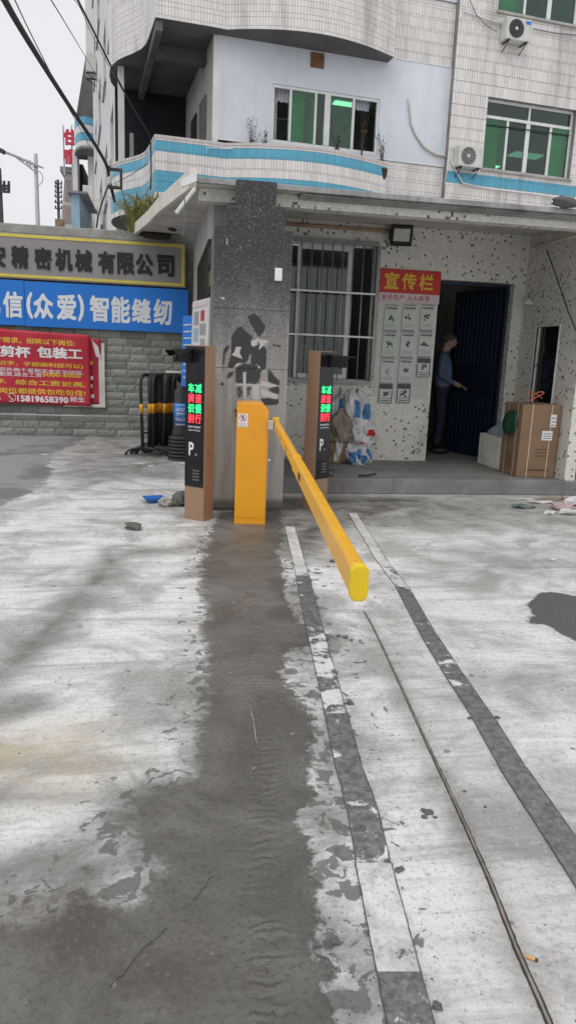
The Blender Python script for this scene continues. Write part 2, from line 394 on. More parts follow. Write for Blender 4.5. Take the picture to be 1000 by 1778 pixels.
surf('scrap_white', (.66, .67, .66), .6, 0, .12, 10, .2, 60)
surf('scrap_green', (.13, .18, .16), .6, 0, .3, 10, .3, 60)
surf('scrap_pink', (.48, .36, .35), .7, 0, .3, 10, .3, 60)
surf('scrap_blue', (.02, .17, .52), .45, 0, .2, 10, .2, 60)
surf('tape', (.055, .057, .065), .38, 0, .35, 5, .3, 60)
surf('sack_tan', (.30, .245, .19), .85, 0, .3, 6, .4, 60, dirt=.4)
emit('led_green', (.02, 1, .22), 2.6); emit('led_red', (1, .03, .05), 2.8); emit('tube_light', (.95, 1, .95), 1.6)
glass('glass_green', (.48, .86, .64), .3); glass('glass_deep', (.22, .40, .33), .6); glass('glass_clear', (.62, .66, .64), .35)
def leafmat(name, a, b):
    t = NT(name); n = t.noise(t.coord('Object'), 9, 3); t.out(t.mix(t.ramp(n, .35, .65), a, b), .6)
    t.b.inputs['Specular IOR Level'].default_value = .3
leafmat('leaf', (.045, .085, .022), (.10, .15, .045)); leafmat('grass_dry', (.13, .15, .04), (.30, .27, .12)); leafmat('leaf_dark', (.03, .045, .02), (.08, .09, .05)); leafmat('flower', (.45, .18, .05), (.5, .3, .1))

# ------------------------------------------------------------------ ground
def sdist(px, py, poly):
    """signed distance (positive inside) of many points to a polygon"""
    P = np.array([(p[0], p[1]) for p in poly]); n = len(P); d = np.full(px.shape, 1e9); ins = np.zeros(px.shape, bool)
    for i in range(n):
        a = P[i]; b = P[(i+1) % n]; e = b-a
        t = np.clip(((px-a[0])*e[0]+(py-a[1])*e[1])/max(e@e, 1e-12), 0, 1)
        d = np.minimum(d, np.hypot(px-a[0]-t*e[0], py-a[1]-t*e[1]))
        c = ((a[1] > py) != (b[1] > py)) & (px < (b[0]-a[0])*(py-a[1])/(b[1]-a[1]+1e-12)+a[0]); ins ^= c
    return np.where(ins, d, -d)
def gpoly(pts): return [tuple(onZ(x, y).xy) for x, y in pts]
def setattr_f(me, name, vals):
    a = me.attributes.new(name, 'FLOAT', 'POINT'); a.data.foreach_set('value', np.asarray(vals, dtype=np.float32).ravel())
FRESH = [(368, 925), (378, 893), (430, 880), (480, 884), (490, 912), (492, 936), (480, 962), (490, 985), (484, 1010), (503, 1045), (512, 1085), (545, 1088), (572, 1108), (560, 1124), (512, 1122), (498, 1140), (497, 1190), (520, 1225), (545, 1270), (560, 1330), (540, 1400), (530, 1440), (552, 1500), (548, 1600), (566, 1690), (585, 1800), (560, 1900), (-200, 1900), (-200, 1620), (0, 1585), (70, 1575), (120, 1545), (210, 1545), (250, 1500), (215, 1465), (185, 1425), (235, 1385), (330, 1345), (345, 1290), (350, 1230), (358, 1165), (352, 1110), (358, 1060), (352, 1000), (356, 950)]
def make_ground():
    xs = np.concatenate([-np.geomspace(600, 5.2, 14), np.arange(-5, 7.01, .04), np.geomspace(7.3, 600, 14)])
    ys = np.concatenate([-np.geomspace(600, 1, 10), np.linspace(-.5, .9, 8), np.arange(.95, 13.2, .04), np.geomspace(13.6, 1500, 14)])
    X, Y = np.meshgrid(xs, ys); nx = len(xs); ny = len(ys)
    vs = np.stack([X.ravel(), Y.ravel(), np.zeros(X.size)], 1)
    i, j = np.meshgrid(np.arange(nx-1), np.arange(ny-1)); a = (j*nx+i).ravel()
    fs = np.stack([a, a+1, a+nx+1, a+nx], 1)
    me = bpy.data.meshes.new('ground'); me.from_pydata(vs.tolist(), [], fs.tolist())
    x, y = X.ravel(), Y.ravel()
    setattr_f(me, 'fresh', np.clip(sdist(x, y, gpoly(FRESH)), -.6, .6))
    pud = [(932, 1030), (960, 1027), (1000, 1035), (1100, 1060), (1120, 1150), (1020, 1125), (985, 1108), (955, 1088), (908, 1082), (925, 1068), (918, 1052)]
    setattr_f(me, 'puddle', np.clip(sdist(x, y, gpoly(pud)), -.6, .6))
    g = np.zeros(x.shape)
    def soft(pts, w, k):
        nonlocal g
        g = np.maximum(g, k*np.clip(.5+sdist(x, y, gpoly(pts))/w, 0, 1))
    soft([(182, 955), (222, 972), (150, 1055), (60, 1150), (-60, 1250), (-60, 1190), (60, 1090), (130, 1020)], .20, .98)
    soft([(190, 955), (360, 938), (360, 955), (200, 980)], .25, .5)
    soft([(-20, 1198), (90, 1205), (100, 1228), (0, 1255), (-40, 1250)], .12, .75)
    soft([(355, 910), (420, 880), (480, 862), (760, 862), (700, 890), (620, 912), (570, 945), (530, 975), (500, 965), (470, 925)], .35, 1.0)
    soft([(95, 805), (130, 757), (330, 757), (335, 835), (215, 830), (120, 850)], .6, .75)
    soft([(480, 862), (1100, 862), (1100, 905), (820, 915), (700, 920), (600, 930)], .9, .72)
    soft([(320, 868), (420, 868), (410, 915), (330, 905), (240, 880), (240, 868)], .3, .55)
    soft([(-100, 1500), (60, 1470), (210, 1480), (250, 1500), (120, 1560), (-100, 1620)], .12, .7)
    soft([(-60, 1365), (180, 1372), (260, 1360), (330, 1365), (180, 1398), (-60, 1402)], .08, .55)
    soft([(618, 1062), (644, 1062), (706, 1180), (808, 1400), (920, 1645), (1030, 1900), (965, 1900), (868, 1655), (768, 1402), (672, 1182)], .10, .62)  # shade painted along the rail so it looks recessed
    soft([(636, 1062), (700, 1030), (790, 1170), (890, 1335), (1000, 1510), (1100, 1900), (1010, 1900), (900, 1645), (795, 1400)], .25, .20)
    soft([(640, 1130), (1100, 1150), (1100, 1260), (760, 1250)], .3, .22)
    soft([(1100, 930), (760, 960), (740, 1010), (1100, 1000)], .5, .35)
    setattr_f(me, 'grime', g)  # grime and damp, plus the painted shade along the rail
    t = np.clip(.5+sdist(x, y, gpoly([(-60, 1250), (60, 1262), (180, 1268), (210, 1330), (120, 1372), (-60, 1395)]))/.3, 0, 1)
    setattr_f(me, 'tan', t)
    s = np.clip(.5+sdist(x, y, gpoly([(480, 930), (540, 930), (600, 1080), (660, 1300), (700, 1500), (760, 1800), (550, 1800), (520, 1500), (500, 1250)]))/.3, 0, 1)
    setattr_f(me, 'splash', s)
    setattr_f(me, 'road', np.clip(-1.38-x+.12*np.sin(y*1.7), -.6, .6)*(y > 5.2) + np.where(y <= 5.2, np.clip(-1.75-x, -.6, .6), 0))
    ln = np.array([onZ(438, 930).xy, onZ(470, 1780).xy]); d = ln[1]-ln[0]; d /= np.linalg.norm(d)
    off = (x-ln[0, 0])*d[1]-(y-ln[0, 1])*d[0]
    sf = np.clip(.5+sdist(x, y, gpoly([(-300, 1180), (330, 1180), (365, 1330), (330, 1420), (300, 1560), (200, 1640), (-300, 1800)]))/.25, 0, 1)
    sf = np.maximum(sf, .3*np.clip(.5+sdist(x, y, gpoly([(300, 940), (400, 940), (400, 1300), (300, 1300)]))/.2, 0, 1))
    setattr_f(me, 'softedge', sf)
    setattr_f(me, 'brown', np.clip(.5+sdist(x, y, gpoly([(-200, 1490), (60, 1470), (215, 1500), (300, 1620), (420, 1700), (300, 1760), (60, 1640), (-200, 1660)]))/.25, 0, 1))
    setattr_f(me, 'trowel', np.clip(1-np.abs(off-.0)/.075, 0, 1)*np.interp(y, [.5, 1.2, 2.1, 2.9, 4.6], [0, 1, 1, .45, .2]))
    t = NT('ground_concrete'); co = t.coord('Object')
    nA = t.noise(co, 4.5, 7, .62, .2); nB = t.noise(co, 26, 6, .65); nC = t.noise(co, 120, 4, .7); nS = t.noise(t.coord('Object', (.9, 6.5, 1)), 1.0, 9, .68, .35)
    nL = t.noise(co, .8, 5, .6)
    nM = t.noise(co, 1.9, 9, .68, .6); nF = t.noise(t.coord('Object', (2.2, 30, 1)), 1.0, 6, .65, .3); nG = t.noise(co, 330, 3, .7); nK = t.noise(co, 55, 8, .75)
    c = t.mix(t.ramp(nM, .36, .60), (.43, .424, .41), (.86, .855, .84))
    c = t.mix(t.ramp(nS, .47, .70, 0, .62), c, (.31, .303, .288))
    c = t.mix(t.ramp(nF, .48, .72, 0, .38), c, (.27, .262, .25))
    c = t.mix(t.ramp(nL, .50, .75, 0, .3), c, (.42, .41, .39))
    c = t.mix(t.ramp(nB, .53, .74, 0, .5), c, (.31, .303, .288))
    c = t.mix(t.ramp(nK, .52, .64, 0, .55), c, (.27, .263, .25))
    c = t.mix(t.ramp(nK, .34, .46, .6, 0), c, (.80, .795, .78))
    c = t.mix(t.ramp(nG, .54, .64, 0, .55), c, (.22, .215, .20))
    c = t.mix(t.math('MULTIPLY', t.attr('tan'), t.ramp(nA, .35, .65, .15, .75)), c, (.50, .42, .27))
    # dark splashes and drips of wet cement
    nD = t.noise(co, 11, 6, .55, .5)
    thr = t.math('SUBTRACT', nD, t.math('SUBTRACT', .715, t.math('MULTIPLY', t.attr('splash'), .165)))
    spl = t.ramp(thr, -.008, .012)
    c = t.mix(t.math('MULTIPLY', spl, .85), c, (.135, .13, .122))
    vo = t.new('ShaderNodeTexVoronoi', feature='F1'); t.link(co, vo.inputs['Vector']); vo.inputs['Scale'].default_value = 7.5; vo.inputs['Randomness'].default_value = 1
    dr = t.math('ADD', vo.outputs['Distance'], t.math('MULTIPLY', t.math('SUBTRACT', nB, .5), .12))
    wn = t.new('ShaderNodeSeparateColor'); t.link(vo.outputs['Color'], wn.inputs[0])
    drop = t.math('MULTIPLY', t.ramp(dr, .085, .115, 1, 0), t.math('GREATER_THAN', wn.outputs[0], .66))
    c = t.mix(t.math('MULTIPLY', drop, .75), c, (.17, .165, .155))
    vk = t.new('ShaderNodeTexVoronoi', feature='DISTANCE_TO_EDGE'); t.link(co, vk.inputs['Vector']); vk.inputs['Scale'].default_value = .55
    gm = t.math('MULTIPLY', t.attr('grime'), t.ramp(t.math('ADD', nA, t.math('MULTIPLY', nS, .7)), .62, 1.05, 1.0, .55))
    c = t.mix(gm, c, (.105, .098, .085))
    # asphalt side road
    nE0 = t.noise(co, 1.1, 9, .65, .5)
    road = t.ramp(t.math('ADD', t.attr('road'), t.math('ADD', t.math('MULTIPLY', t.math('SUBTRACT', nA, .5), .5), t.math('MULTIPLY', t.math('SUBTRACT', nB, .5), .25))), -.02, .02)
    ca = t.mix(t.ramp(nC, .35, .65), (.24, .242, .248), (.36, .36, .365)); ca = t.mix(t.ramp(nE0, .47, .60, 0, .7), ca, (.14, .138, .135))
    c = t.mix(road, c, ca)
    # fresh wet cement patch with trowel ridges, and the puddle
    nE = t.noise(co, 3.2, 12, .72, .3)
    edge = t.math('ADD', t.math('MULTIPLY', t.math('SUBTRACT', nE, .5), .34), t.math('MULTIPLY', t.math('SUBTRACT', nK, .5), .07))
    fsd = t.math('ADD', t.attr('fresh'), edge)
    halo = t.math('MULTIPLY', t.ramp(fsd, -.26, -.01), t.ramp(nM, .34, .62, .75, .12))
    c = t.mix(t.math('MULTIPLY', halo, .8), c, (.19, .184, .17))
    isl = t.ramp(t.math('ADD', t.noise(co, 15, 8, .6, .6), t.math('MULTIPLY', t.ramp(t.attr('fresh'), -.32, .05), .185)), .70, .725)
    c = t.mix(t.math('MULTIPLY', isl, .85), c, (.15, .145, .135))
    fr = t.ramp(t.math('DIVIDE', fsd, t.math('ADD', .015, t.math('MULTIPLY', t.attr('softedge'), .085))), -1, 1)
    pu = t.ramp(t.math('ADD', t.attr('puddle'), t.math('MULTIPLY', edge, .55)), -.008, .01)
    cw = t.mix(t.ramp(nM, .34, .66), (.112, .108, .098), (.205, .198, .182))
    cw = t.mix(t.ramp(nS, .46, .70, 0, .5), cw, (.098, .094, .086))
    cw = t.mix(t.ramp(nK, .50, .62, 0, .65), cw, (.07, .067, .06))
    cw = t.mix(t.ramp(nG, .52, .62, 0, .6), cw, (.065, .062, .057))
    cw = t.mix(t.ramp(t.noise(co, 1.4, 9, .7, .5), .52, .66, 0, .55), cw, (.26, .252, .235))
    cw = t.mix(t.ramp(t.noise(co, .9, 6, .6, .5), .55, .70, 0, .6), cw, (.115, .10, .082))
    cw = t.mix(t.math('MULTIPLY', t.ramp(t.noise(co, 21, 5, .5), .70, .73), .7), cw, (.38, .37, .35))
    cw = t.mix(t.math('MULTIPLY', t.attr('brown'), t.ramp(nE, .40, .60, .1, .85)), cw, (.088, .073, .055))
    cw = t.mix(t.math('MULTIPLY', t.attr('brown'), t.ramp(nK, .36, .44, .5, 0)), cw, (.30, .29, .27))
    cw = t.mix(t.math('MULTIPLY', drop, .3), cw, (.05, .05, .05))
    c = t.mix(fr, c, cw); c = t.mix(pu, c, (.105, .102, .096))
    wv = t.new('ShaderNodeTexWave', wave_type='BANDS', bands_direction='Y'); t.link(co, wv.inputs['Vector'])
    for k, v in (('Scale', 8), ('Distortion', 9), ('Detail', 4), ('Detail Scale', 1.6)): wv.inputs[k].default_value = v
    h = t.math('ADD', t.math('ADD', t.math('MULTIPLY', nK, .9), t.math('MULTIPLY', nE, 1.2)), t.math('MULTIPLY', nG, .45))
    h = t.math('ADD', h, t.math('MULTIPLY', t.math('MULTIPLY', wv.outputs['Fac'], t.attr('trowel')), t.ramp(nM, .40, .52, .25, 1.7)))
    h = t.math('ADD', h, t.math('MULTIPLY', fr, .6)); h = t.math('SUBTRACT', h, t.math('MULTIPLY', pu, .4))
    nb = t.bump(h, .75, .010)
    wet = t.math('MAXIMUM', fr, pu)
    ro = t.math('SUBTRACT', t.ramp(nB, .3, .7, .78, .92), t.math('MULTIPLY', wet, t.ramp(nM, .35, .65, .62, .38)))
    ro = t.math('SUBTRACT', ro, t.math('MULTIPLY', gm, .25))
    t.out(c, ro, nb); t.b.inputs['Specular IOR Level'].default_value = .45
    o = link('ground', me, 'ground_concrete'); struct(o); return o
GROUND = make_ground()
def flat_strip(line, w, z, rag=.0, seg=.05):
    """thin ribbon lying on the ground along a pixel polyline with slightly ragged edges"""
    pts = [onZ(*p).xy for p in line]; out = []
    for a, b in zip(pts, pts[1:]):
        n = max(1, int((b-a).length/seg)); out += [a+(b-a)*(i/n) for i in range(n)]
    out.append(pts[-1]); vs = []; fs = []; n = len(out)
    ww = w if callable(w) else (lambda s: w)
    for i, p in enumerate(out):
        d = (out[min(i+1, n-1)]-out[max(0, i-1)]).normalized(); q = Vector((-d.y, d.x)); k = ww(i/(n-1))
        a = p+q*(k/2+random.uniform(-rag, rag)); b = p-q*(k/2+random.uniform(-rag, rag))
        vs += [(a.x, a.y, z), (b.x, b.y, z)]
    fs = [(2*i, 2*i+1, 2*i+3, 2*i+2) for i in range(n-1)]
    return vs, fs
def ribbon(line, w, z0, z1, rag=0.0, seg=.05):
    vs, fs = flat_strip(line, w, z1, rag, seg); m = MB(); n = len(vs)
    lo = [(p[0], p[1], z0) for p in vs]; k = n//2
    f2 = list(fs)+[(2*i, 2*i+2, n+2*i+2, n+2*i) for i in range(k-1)]+[(2*i+3, 2*i+1, n+2*i+1, n+2*i+3) for i in range(k-1)]+[(0, n, n+1, 1), (n-2, n-1, 2*n-1, 2*n-2)]
    return m.add(vs+lo, f2)
# crack in the fresh cement, trowel scratch
def wiggle(pts, n, amp, seed):
    rr = random.Random(seed); out = []
    for a, b in zip(pts, pts[1:]):
        for i in range(n): f = i/n; out.append((a[0]+(b[0]-a[0])*f+rr.uniform(-amp, amp), a[1]+(b[1]-a[1])*f+rr.uniform(-amp, amp)))
    return out+[pts[-1]]
for ln, w, sd in (([(232, 1668), (256, 1640), (268, 1634), (291, 1612)], .0032, 1), ([(335, 1566), (352, 1543), (370, 1522)], .002, 2), ([(190, 1715), (215, 1690), (232, 1668)], .0016, 3)):
    ribbon(wiggle(ln, 6, 2.2, sd), lambda s, w=w: w*(.35+1.1*math.sin(PI*min(max(s, .02), .98))), .0005, .0025, .0006, .004).obj('crack', 'print_darkgrey', GROUND)
ribbon(wiggle([(434, 1228), (440, 1252), (446, 1292)], 4, .6, 4), .004, .0005, .003, .0008, .02).obj('scratch', 'crumb_pale', GROUND)

# sealing tape over the loop cuts and the sliding-gate rail
def tape_mat():
    t = NT('loop_tape'); co = t.coord('Object')
    n1 = t.noise(co, 6.5, 9, .68, .5); n2 = t.noise(co, 30, 6, .7); a = t.attr('lime')
    m = t.ramp(t.math('ADD', a, t.math('ADD', t.math('MULTIPLY', t.math('SUBTRACT', n1, .5), 2.6), t.math('MULTIPLY', t.math('SUBTRACT', n2, .5), .8))), .40, .56)
    c = t.mix(t.ramp(n2, .35, .65), (.085, .085, .088), (.19, .188, .186)); c = t.mix(m, c, t.mix(t.ramp(n1, .4, .6), (.46, .45, .435), (.66, .655, .64))); c = t.mix(t.ramp(t.noise(co, 75, 4, .7), .52, .66, 0, .6), c, (.25, .245, .235))
    t.out(c, t.math('ADD', .42, t.math('MULTIPLY', m, .4)), t.bump(n2, .5, .003))
tape_mat()
def tape(label, pieces):
    p0 = onZ(*pieces[0][0][0]); th = thing('loop_tape', label, 'floor tape', (p0.x, p0.y, 0))
    for ln, w, lime, z in pieces:
        m = ribbon(ln, w, .0008, z, .0025, .03); o = m.obj('tape_piece', 'loop_tape', th)
        ys = np.array([v[1] for v in m.v]); t0 = (ys-ys.min())/(np.ptp(ys)+1e-6); setattr_f(o.data, 'lime', lime[1]+(lime[0]-lime[1])*t0)   # first value at the far end
        for sg in (-1, 1):
            e = ribbon(ln, .0028, .0008, z+.0006, .0009, .02); q = w/2+.0012
            pts_ = [Vector(onZ(*p_).xy) for p_ in ln]; dv = (pts_[-1]-pts_[0]).normalized(); nv = Vector((-dv.y, dv.x))*q*sg
            for v in e.v: v.x += nv.x; v.y += nv.y
            e.obj('tape_edge', 'print_darkgrey', th)
tape('worn dark tape strip on the ground beside the wet cement, mostly cement smeared',
     [([(503, 915), (525, 1000)], .085, (1.0, .7), .004), ([(525, 1000), (541, 1072), (546, 1090)], .09, (.25, .0), .005),
      ([(546, 1090), (583, 1240)], .09, (.55, .45), .004), ([(583, 1240), (606, 1336), (618, 1370)], .095, (.2, .0), .0055),
      ([(618, 1370), (632, 1420), (648, 1500)], .10, (.2, .5), .0045), ([(648, 1500), (692, 1690)], .105, (.75, .85), .004), ([(692, 1690), (712, 1778), (745, 1920)], .105, (.0, .5), .0055)])
tape('black tape strip running to the right edge of the yard, cleaner and darker',
     [([(612, 892), (660, 970), (698, 1020)], .08, (.95, .65), .004), ([(698, 1020), (728, 1075), (745, 1105)], .085, (.30, .05), .005),
      ([(745, 1105), (786, 1170)], .09, (.0, .45), .0045), ([(786, 1170), (840, 1250)], .09, (.15, .05), .005),
      ([(840, 1250), (890, 1335)], .095, (.0, .1), .0045), ([(890, 1335), (985, 1475), (1120, 1680)], .10, (.0, -.1), .0055)])
RL = [(632, 1062), (648, 1090), (690, 1180), (740, 1290), (792, 1400), (850, 1530), (895, 1645), (950, 1770), (1010, 1910)]
th = thing('gate_rail', 'thin rusty steel rail set in the ground under the yellow barrier arm', 'rail', tuple(onZ(*RL[0])))
ribbon(RL, lambda q: .010+.011*q*q, .0006, .0015, .0012, .015).obj('rail_bed_shade', 'soil', th)  # flat dark strip, painted groove shade around the flush rail
ribbon(RL, lambda q: .004+.003*q, .0016, .0035, .0008, .03).obj('rail', 'rail_steel', th)

# ------------------------------------------------------------------ street wall of split stone with its coping (left)
WY = 12.48
def stone_mats():
    for i, b in enumerate([(.275, .29, .258), (.32, .33, .295), (.235, .25, .222), (.35, .355, .32)]):
        surf('split_stone_%d' % i, b, .92, 0, .3, 9, .9, 30, dirt=.35, dirtcol=(.10, .105, .09))
stone_mats()
wall = thing('boundary_wall', 'grey green split stone wall with concrete coping behind the signs and banner', 'wall', (-2, WY, 0))
MB().box(-5.2, .62, WY+.005, WY+.26, 0, 3.12).obj('wall_core', 'stone_joint', wall)
MB().box(.03, .62, WY+.006, WY+.25, 3.1205, 3.36).obj('wall_core', 'stone_joint', wall)
m = MB().box(-5.2, .02, WY-.10, WY+.36, 3.13, 3.29); m.obj('coping', 'coping', wall, bevel=.012)
stone_me = []
for k in range(8):
    nx, nz = 7, 3; bm = MB(); rr = random.Random(k)
    def f(u, v):
        e = min(u, 1-u)*7; g = min(v, 1-v)*3.2; d = min(1, e)*min(1, g)
        return (u-.5, -.004-(.006+rr.random()*.013)*d, v-.5)
    bm.sheet(f, nx, nz)
    vs = bm.v[:]; n0 = len(vs)
    ring = [i for i in range(nx+1)]+[j*(nx+1)+nx for j in range(1, nz+1)]+[nz*(nx+1)+i for i in range(nx-1, -1, -1)]+[j*(nx+1) for j in range(nz-1, 0, -1)]
    bm.add([(vs[i].x, .02, vs[i].z) for i in ring], [])
    for i in range(len(ring)): bm.f.append((ring[i], n0+i, n0+(i+1) % len(ring), ring[(i+1) % len(ring)])); bm.uv.append(None)
    me = bm.mesh('stone'); b2 = bmesh.new(); b2.from_mesh(me); bmesh.ops.recalc_face_normals(b2, faces=b2.faces); b2.to_mesh(me); b2.free()
    for pmt in range(4): 
        c = me.copy(); c.materials.append(MATS['split_stone_%d' % pmt]); stone_me.append(c)
CH = .1255; WM = ROOTM[wall.name].inverted()
for r in range(14):
    x = -4.1-(r % 2)*.17-random.random()*.1
    while x < .36:
        w = random.uniform(.26, .42); x1 = min(x+w, .385)
        if x1-x > .06:
            o = bpy.data.objects.new('stone', random.choice(stone_me)); COL.objects.link(o); o.parent = wall
            o.location = WM @ Vector(((x+x1)/2, WY+random.uniform(-.004, .004), (r+.5)*CH)); o.scale = (x1-x-.007, 1, CH-.007)
        x = x1
# thin pipe along the wall foot
m = MB().tube([(-4.2, WY-.07, .34), (-1.4, WY-.07, .345), (-.5, WY-.065, .35)], .012, 8)
single('wall_pipe', m, 'pole_grey', 'thin pale pipe running low along the stone wall', 'pipe', (-2, WY-.07, .34), smooth=True)

# grey company sign, blue sign, red banners
def pos_on(Y, x, y): return onY(x, y, Y)
SY = WY-.12
th = thing('signboard', 'grey company signboard with yellow border and black raised characters', 'sign', (-2, SY, 2.5))
x0, x1, z0, z1 = -3.9, .345, 2.465, 3.165
MB().box(x0, x1, SY+.02, SY+.11, z0, z1).obj('sign_box', 'sign_edge', th, bevel=.006)
MB().box(x0+.01, x1-.012, SY+.012, SY+.0195, z0+.012, z1-.012).obj('face', 'sign_grey', th)
fr = MB()
for a, b, c, d in ((x0+.03, x1-.03, z1-.075, z1-.03), (x0+.03, x1-.03, z0+.03, z0+.072), (x1-.075, x1-.03, z0+.0725, z1-.0755)): fr.box(a, b, SY+.002, SY+.0115, c, d)
fr.obj('border', 'sign_yellow', th)
chars = '安精密机械有限公司'; cx = [-5, 35, 75, 111, 145, 185, 218, 250, 287]
cy = [443, 446, 448, 451, 453, 455, 456, 458, 459]
for ch, px, py in zip(chars, cx, cy):
    p = onY(px-14, py+16, SY); w = (onY(px+14, py, SY)-onY(px-14, py, SY)).x
    text_mb(ch, T3(p.x, SY+.012, 2.63), w*1.06, .33, .035, .02).obj('character', 'print_black', th)
th = thing('signboard', 'bright blue signboard with white characters below the grey sign', 'sign', (-2, SY, 1.8))
xs = onY(43, 520, SY).x
MB().box(xs+.004, .385, SY+.02, SY+.06, 1.755, 2.445).obj('panel', 'sign_blue', th)
MB().box(-3.9, xs-.004, SY+.022, SY+.06, 1.76, 2.45).obj('panel', 'sign_blue', th)
L = [('信', 23, 535, 34, 46), ('(', 52, 537, 11, 46), ('众', 76, 541, 34, 44), ('爱', 116, 541, 34, 44), (')', 141, 541, 11, 46), ('智', 173, 545, 33, 45), ('能', 210, 547, 33, 45), ('缝', 246, 548, 33, 42), ('纫', 283, 550, 32, 44), ('亿', -17, 533, 36, 46)]
for ch, px, py, w, h in L:
    c = onY(px, py, SY); k = c.y*0+ (onY(px+10, py, SY)-c).length/10; hh = h*k
    text_mb(ch, T3(c.x-w*k/2, SY+.019, 2.075-hh/2), w*k, hh, .03, .0).obj('character', 'print_white', th)
# banners
def banner(label, x0, x1, zt0, zt1, zb0, zb1, Y, seed, curl=False):
    th = thing('banner', label, 'banner', ((x0+x1)/2, Y, zb0))
    ph = random.Random(seed).random()*6
    def wob(x, z): return .012*math.sin(3.1*x+ph+z*2)+.008*math.sin(9*x-z*5+ph)+.004*math.sin(23*x+11*z)
    def f(u, v):
        x = x0+(x1-x0)*u; zb = zb0+(zb1-zb0)*u; zt = zt0+(zt1-zt0)*u; z = zb+(zt-zb)*v
        return (x, Y+wob(x, z), z)
    m = MB().sheet(f, 60, 26); o = m.obj('sheet', 'banner_red', th, smooth=True, fix=False)
    s = o.modifiers.new('thick', 'SOLIDIFY'); s.thickness = .002; s.offset = 1
    def line(txt, px0, px1, pyb, h, mat, bold=.01):
        a = onY(px0, pyb, Y); b = onY(px1, pyb, Y); k = (onY(px0+10, pyb, Y)-a).length/10
        # lettering follows the sheet
        mb = text_mb(txt, T3(0, 0, 0), b.x-a.x, h*k, bold)
        sl = (zb1-zb0)/(x1-x0)
        for v in mb.v:
            x = a.x+v.x; z = a.z+v.z+sl*v.x; v.x, v.y, v.z = x, Y+wob(x, z)-.005, z
        mb.obj('lettering', mat, th)
    return th, line
th, _ = banner('older red banner with pale turned edge peeking out behind the front one', -3.9, -1.02, 1.80, 1.60, .52, .545, WY-.055, 5)
MB().sheet(lambda u, v: (-1.06+.095*u, WY-.068+.01*math.sin(v*9), .52+1.02*v), 3, 12).obj('turned_edge', 'banner_back', th, fix=False)
MB().sheet(lambda u, v: (-1.62+.66*u, WY-.072, .495+.05*v), 12, 1).obj('turned_edge', 'banner_back', th, fix=False)
MB().add([(-1.17, WY-.075, 1.60), (-1.06, WY-.10, 1.48), (-1.02, WY-.08, 1.27), (-1.10, WY-.085, 1.33)], [(0, 1, 2, 3)]).obj('folded_corner', 'banner_back', th, fix=False)
for px, py, mt in ((158, 630, 'print_yellow'), (159, 656, 'print_white'), (158, 670, 'print_white'), (161, 688, 'print_white')):
    a = onY(px, py, WY-.07); MB().box(a.x-.03, a.x+.03, WY-.0745, WY-.071, a.z-.03, a.z+.03).obj('lettering', mt, th)
th, line = banner('red recruitment banner with yellow and white lettering and phone number', -3.9, -1.19, 1.73, 1.655, .545, .515, WY-.115, 2)
line('产需求，招聘以下岗位:', -9, 131, 594, 10.5, 'print_yellow', .02)
line('剪杯', 1, 54, 619, 20, 'print_white', .035); line('包装工', 65, 144, 621, 20, 'print_white', .035)
line('会识字，手脚麻利就可以)', -17, 145, 634, 9.5, 'print_yellow', .015)
line('另外两个星期天全天当加班,', 0, 145, 644.5, 7.5, 'print_white', .01)
line('勤奖,综合工资', 0, 73, 652.5, 8, 'print_white', .01); line('5000-6000', 74, 141, 653.5, 7, 'print_yellow', .02)
line('作,', -8, 12, 665, 9, 'print_yellow', .02); line('综合工资更高,', 28, 149, 668, 10, 'print_yellow', .02)
line('岗位都提供包吃包住!', 0, 149, 682, 10.5, 'print_yellow', .02)
line('系', -8, 3, 694, 8, 'print_white', .02); line('15819658390', 31, 119, 697, 11.5, 'print_white', .03); line('赖生', 122, 148, 697.5, 9.5, 'print_white', .01)
c = onY(20, 690, WY-.125); mb = MB(); ring = [(c.x+.075*math.cos(i*PI/16), WY-.127, c.z+.065*math.sin(i*PI/16)) for i in range(33)]
mb.tube(ring, .005, 5); mb.tube([(c.x-.03+.02*math.cos(a)*0+.06*i/8, WY-.128, c.z+.03-.06*i/8-.02*math.sin(PI*i/8)) for i, a in ((k, k) for k in range(9))], [.013, .013, .008, .007, .007, .007, .008, .013, .013], 6); mb.obj('telephone_symbol', 'print_white', th)
th.name = 'banner'

